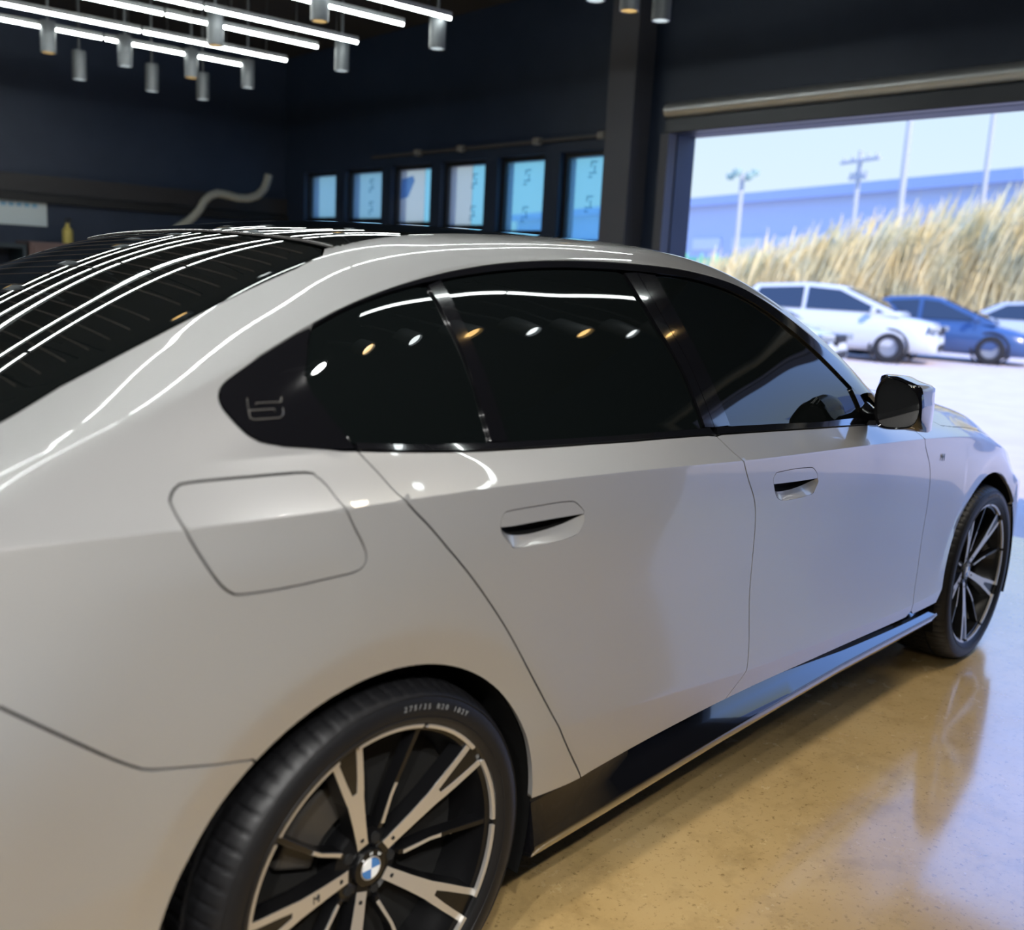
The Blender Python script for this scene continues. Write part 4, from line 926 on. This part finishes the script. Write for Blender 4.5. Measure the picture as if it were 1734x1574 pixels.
    # size marking on the sidewall
    TXT = mat('sidewall_lettering', (.16, .165, .17), rough=.35)
    s = '275/35 R20 102Y'; R0 = .3125
    for i, c in enumerate(s):
        if c == ' ': continue
        a = math.radians(85.5-2.05*i)
        Mx = Matrix.Translation((R0*math.cos(a), -.0097, R0*math.sin(a))) @ Matrix.Rotation(math.pi/2, 4, 'X') @ Matrix.Rotation(a-math.pi/2, 4, 'Z')
        text_obj('size_lettering', c, .014, TXT, Mx, rim, .0004)
    a = math.radians(36+72*2); Mx = Matrix.Translation((.125*math.cos(a), yf(.125)-.0006, .125*math.sin(a))) @ Matrix.Rotation(math.pi/2, 4, 'X') @ Matrix.Rotation(a-math.pi, 4, 'Z')
    text_obj('spoke_emblem', 'M', .020, HOLE, Mx, rim, .0006)
    return rim
wh = make_wheel(); wh.location = (0, -.931, .348)
for (x, y, spin) in ((2.985, -.931, 11), (0, .931, 20), (2.985, .931, 50)):
    c = copy_tree(wh, car); c.location = (x, y, .348); c.rotation_euler = (0, math.radians(-spin), 0 if y < 0 else math.pi)
# inner disc of each wheel well so no light leaks through the spokes
# ------------------------------------------------------------------ door mirrors
MIR = mat('mirror_glass', (.02, .022, .025), rough=.03, spec=.9)
XM = 1.80
mo = [on_plane(a, b, 0, XM)[1:] for a, b in [(1484,718),(1480,697),(1481,668),(1488,649),(1498,639),(1513,639),(1535,648),(1549,660),(1556,676),(1557,696),(1551,716),(1539,725),(1515,727),(1495,725)]]
mo = np.array(mo); nm_ = len(mo)
mo = np.array([0.5*((2*mo[i])+(mo[(i+1) % nm_]-mo[i-1])*t+(2*mo[i-1]-5*mo[i]+4*mo[(i+1) % nm_]-mo[(i+2) % nm_])*t*t+(-mo[i-1]+3*mo[i]-3*mo[(i+1) % nm_]+mo[(i+2) % nm_])*t**3) for i in range(nm_) for t in (0, .33, .67)])
mc = mo.mean(0)
for sgn in (1, -1):
    hf = np.max(abs(mo-mc), 0)
    def ring(k, x, dy=0, dz=0, sq=0.0):
        out = []
        for p in mo:
            q = (p-mc)/hf; f_ = (np.hypot(*q)/max(np.max(abs(q)), 1e-6))**sq*(1 if sq == 0 else 1.0); e_ = (1/max(np.hypot(*q), 1e-6)) if False else 1
            if sq: q = q/np.max(abs(q))*min(1.0, np.max(abs(q))*f_)
            out.append((x, sgn*(mc[0]+q[0]*hf[0]*k+dy), mc[1]+q[1]*hf[1]*k+dz-sq*.020*max(0, -q[0])*max(0, q[1])))
        return out
    n = len(mo); mb = MB()
    secs = [ring(.90, XM+.016), ring(.98, XM), ring(1.02, XM+.006), ring(1.03, XM+.03, 0, 0, .5), ring(1.03, XM+.075, 0, 0, 1.0), ring(1.0, XM+.110, 0, .0, 1.0), ring(.88, XM+.140, .004, 0, .8), ring(.62, XM+.165, .010, 0), ring(.3, XM+.172, .012, 0)]
    vs = [p for s_ in secs for p in s_]
    fs = [(i*n+k, i*n+(k+1) % n, (i+1)*n+(k+1) % n, (i+1)*n+k) for i in range(len(secs)-1) for k in range(n)]+[tuple((len(secs)-1)*n+k for k in range(n))]
    # painted cap on top, black shell below
    fp = [f for f in fs if np.mean([vs[i][2] for i in f]) > mc[1]+.004 and min(vs[i][0] for i in f) > XM+.008]; fb = [f for f in fs if f not in fp]
    mir = MB(); mir.v = vs; mir.f = fb; mo_ = mir.build('door_mirror', BLACK, car, smooth=True, angle=45)
    cp = MB(); cp.v = vs; cp.f = fp; cp.build('mirror_cap', PAINT, mo_, smooth=True, angle=60)
    g = MB(); g.add(ring(.92, XM+.010), [tuple(range(n))]); g.build('mirror_glass', MIR, mo_)
    ft = MB(); ft.tube([(1.90, sgn*-.86, 1.045), (1.88, sgn*-.90, 1.035), (1.86, sgn*-.955, 1.045)], [.035, .028, .03], 10); ft.build('mirror_foot', BLACK, mo_, smooth=True)
# --- badge and small details
CHR = mat('badge_gloss', (.02, .02, .022), rough=.1, coat=1)
def on_body(px, py, off=.002, **k):
    x, v = pix(px, py, **k); return ev(G, x, v)+ev(GN, x, v)*off, ev(GN, x, v)
def decal(name, s, a, b, size, mt_, parent, ext=.001, off=.002, **k):
    """text on the body along the line from pixel a to pixel b"""
    p0, n0 = on_body(*a, **k); p1, n1 = on_body(*b, **k); X = Vector(p1-p0).normalized(); N = Vector(n0).normalized(); Y = N.cross(X).normalized(); N = X.cross(Y)
    c = Vector((p0+p1)/2)+N*off
    Mx = Matrix(((X.x, Y.x, N.x, c.x), (X.y, Y.y, N.y, c.y), (X.z, Y.z, N.z, c.z), (0, 0, 0, 1)))
    return text_obj(name, s, size, mt_, Mx, parent, ext)
b5 = mat('badge_outline', (.20, .19, .18), rough=.15, metal=.6)
# the figure 5 is drawn as a raised outline on the black corner trim
def raised(name, pts, r, mt_, par, off=.004):
    P_ = [on_body(a, b, off, vmin=6.4, vmax=9)[0] for a, b in pts]; return MB().tube([tuple(p) for p in P_], r, 6).build(name, mt_, par, smooth=True)
z4 = lambda L: [(360+a/2.89, 400+b/2.89) for a, b in L]
raised('model_badge', z4([(332, 795), (330, 815), (208, 822), (208, 830)]), .0009, b5, car)
raised('model_badge', z4([(165, 800), (172, 858), (300, 850), (300, 862)]), .0009, b5, car)
raised('model_badge', z4([(172, 858), (180, 895), (200, 902), (325, 892), (340, 875), (338, 845)]), .0009, b5, car)
decal('fender_badge', 'M', (1589, 775), (1603, 774), .035, mat('fender_badge_blue', (.10, .16, .25), rough=.3), car, .0008, .001, vmax=6)
# heating wires in the rear window
HW = mat('heater_wire', (.03, .020, .014), rough=.7)
for k in range(17):
    f = k/16; pl = (8+f*522, 742-f*302)
    a = np.array(rg[0])*(1-f)+np.array(rg[-1])*f
    a = rg[int(round(f*(len(rg)-1)))]
    pts = []
    for j in range(14):
        u = j/13; v_ = 10.1+(CV-10.1)*u; x = a[0]-.015+.03*u
        pts.append(tuple(ev(G, x, v_)+ev(GN, x, v_)*.0006))
    pts += [(p[0], -p[1], p[2]) for p in pts[::-1][1:]]
    MB().tube(pts, .0004, 4).build('heater_wire', HW, car)
# front wheel well backs and rear axle silhouette
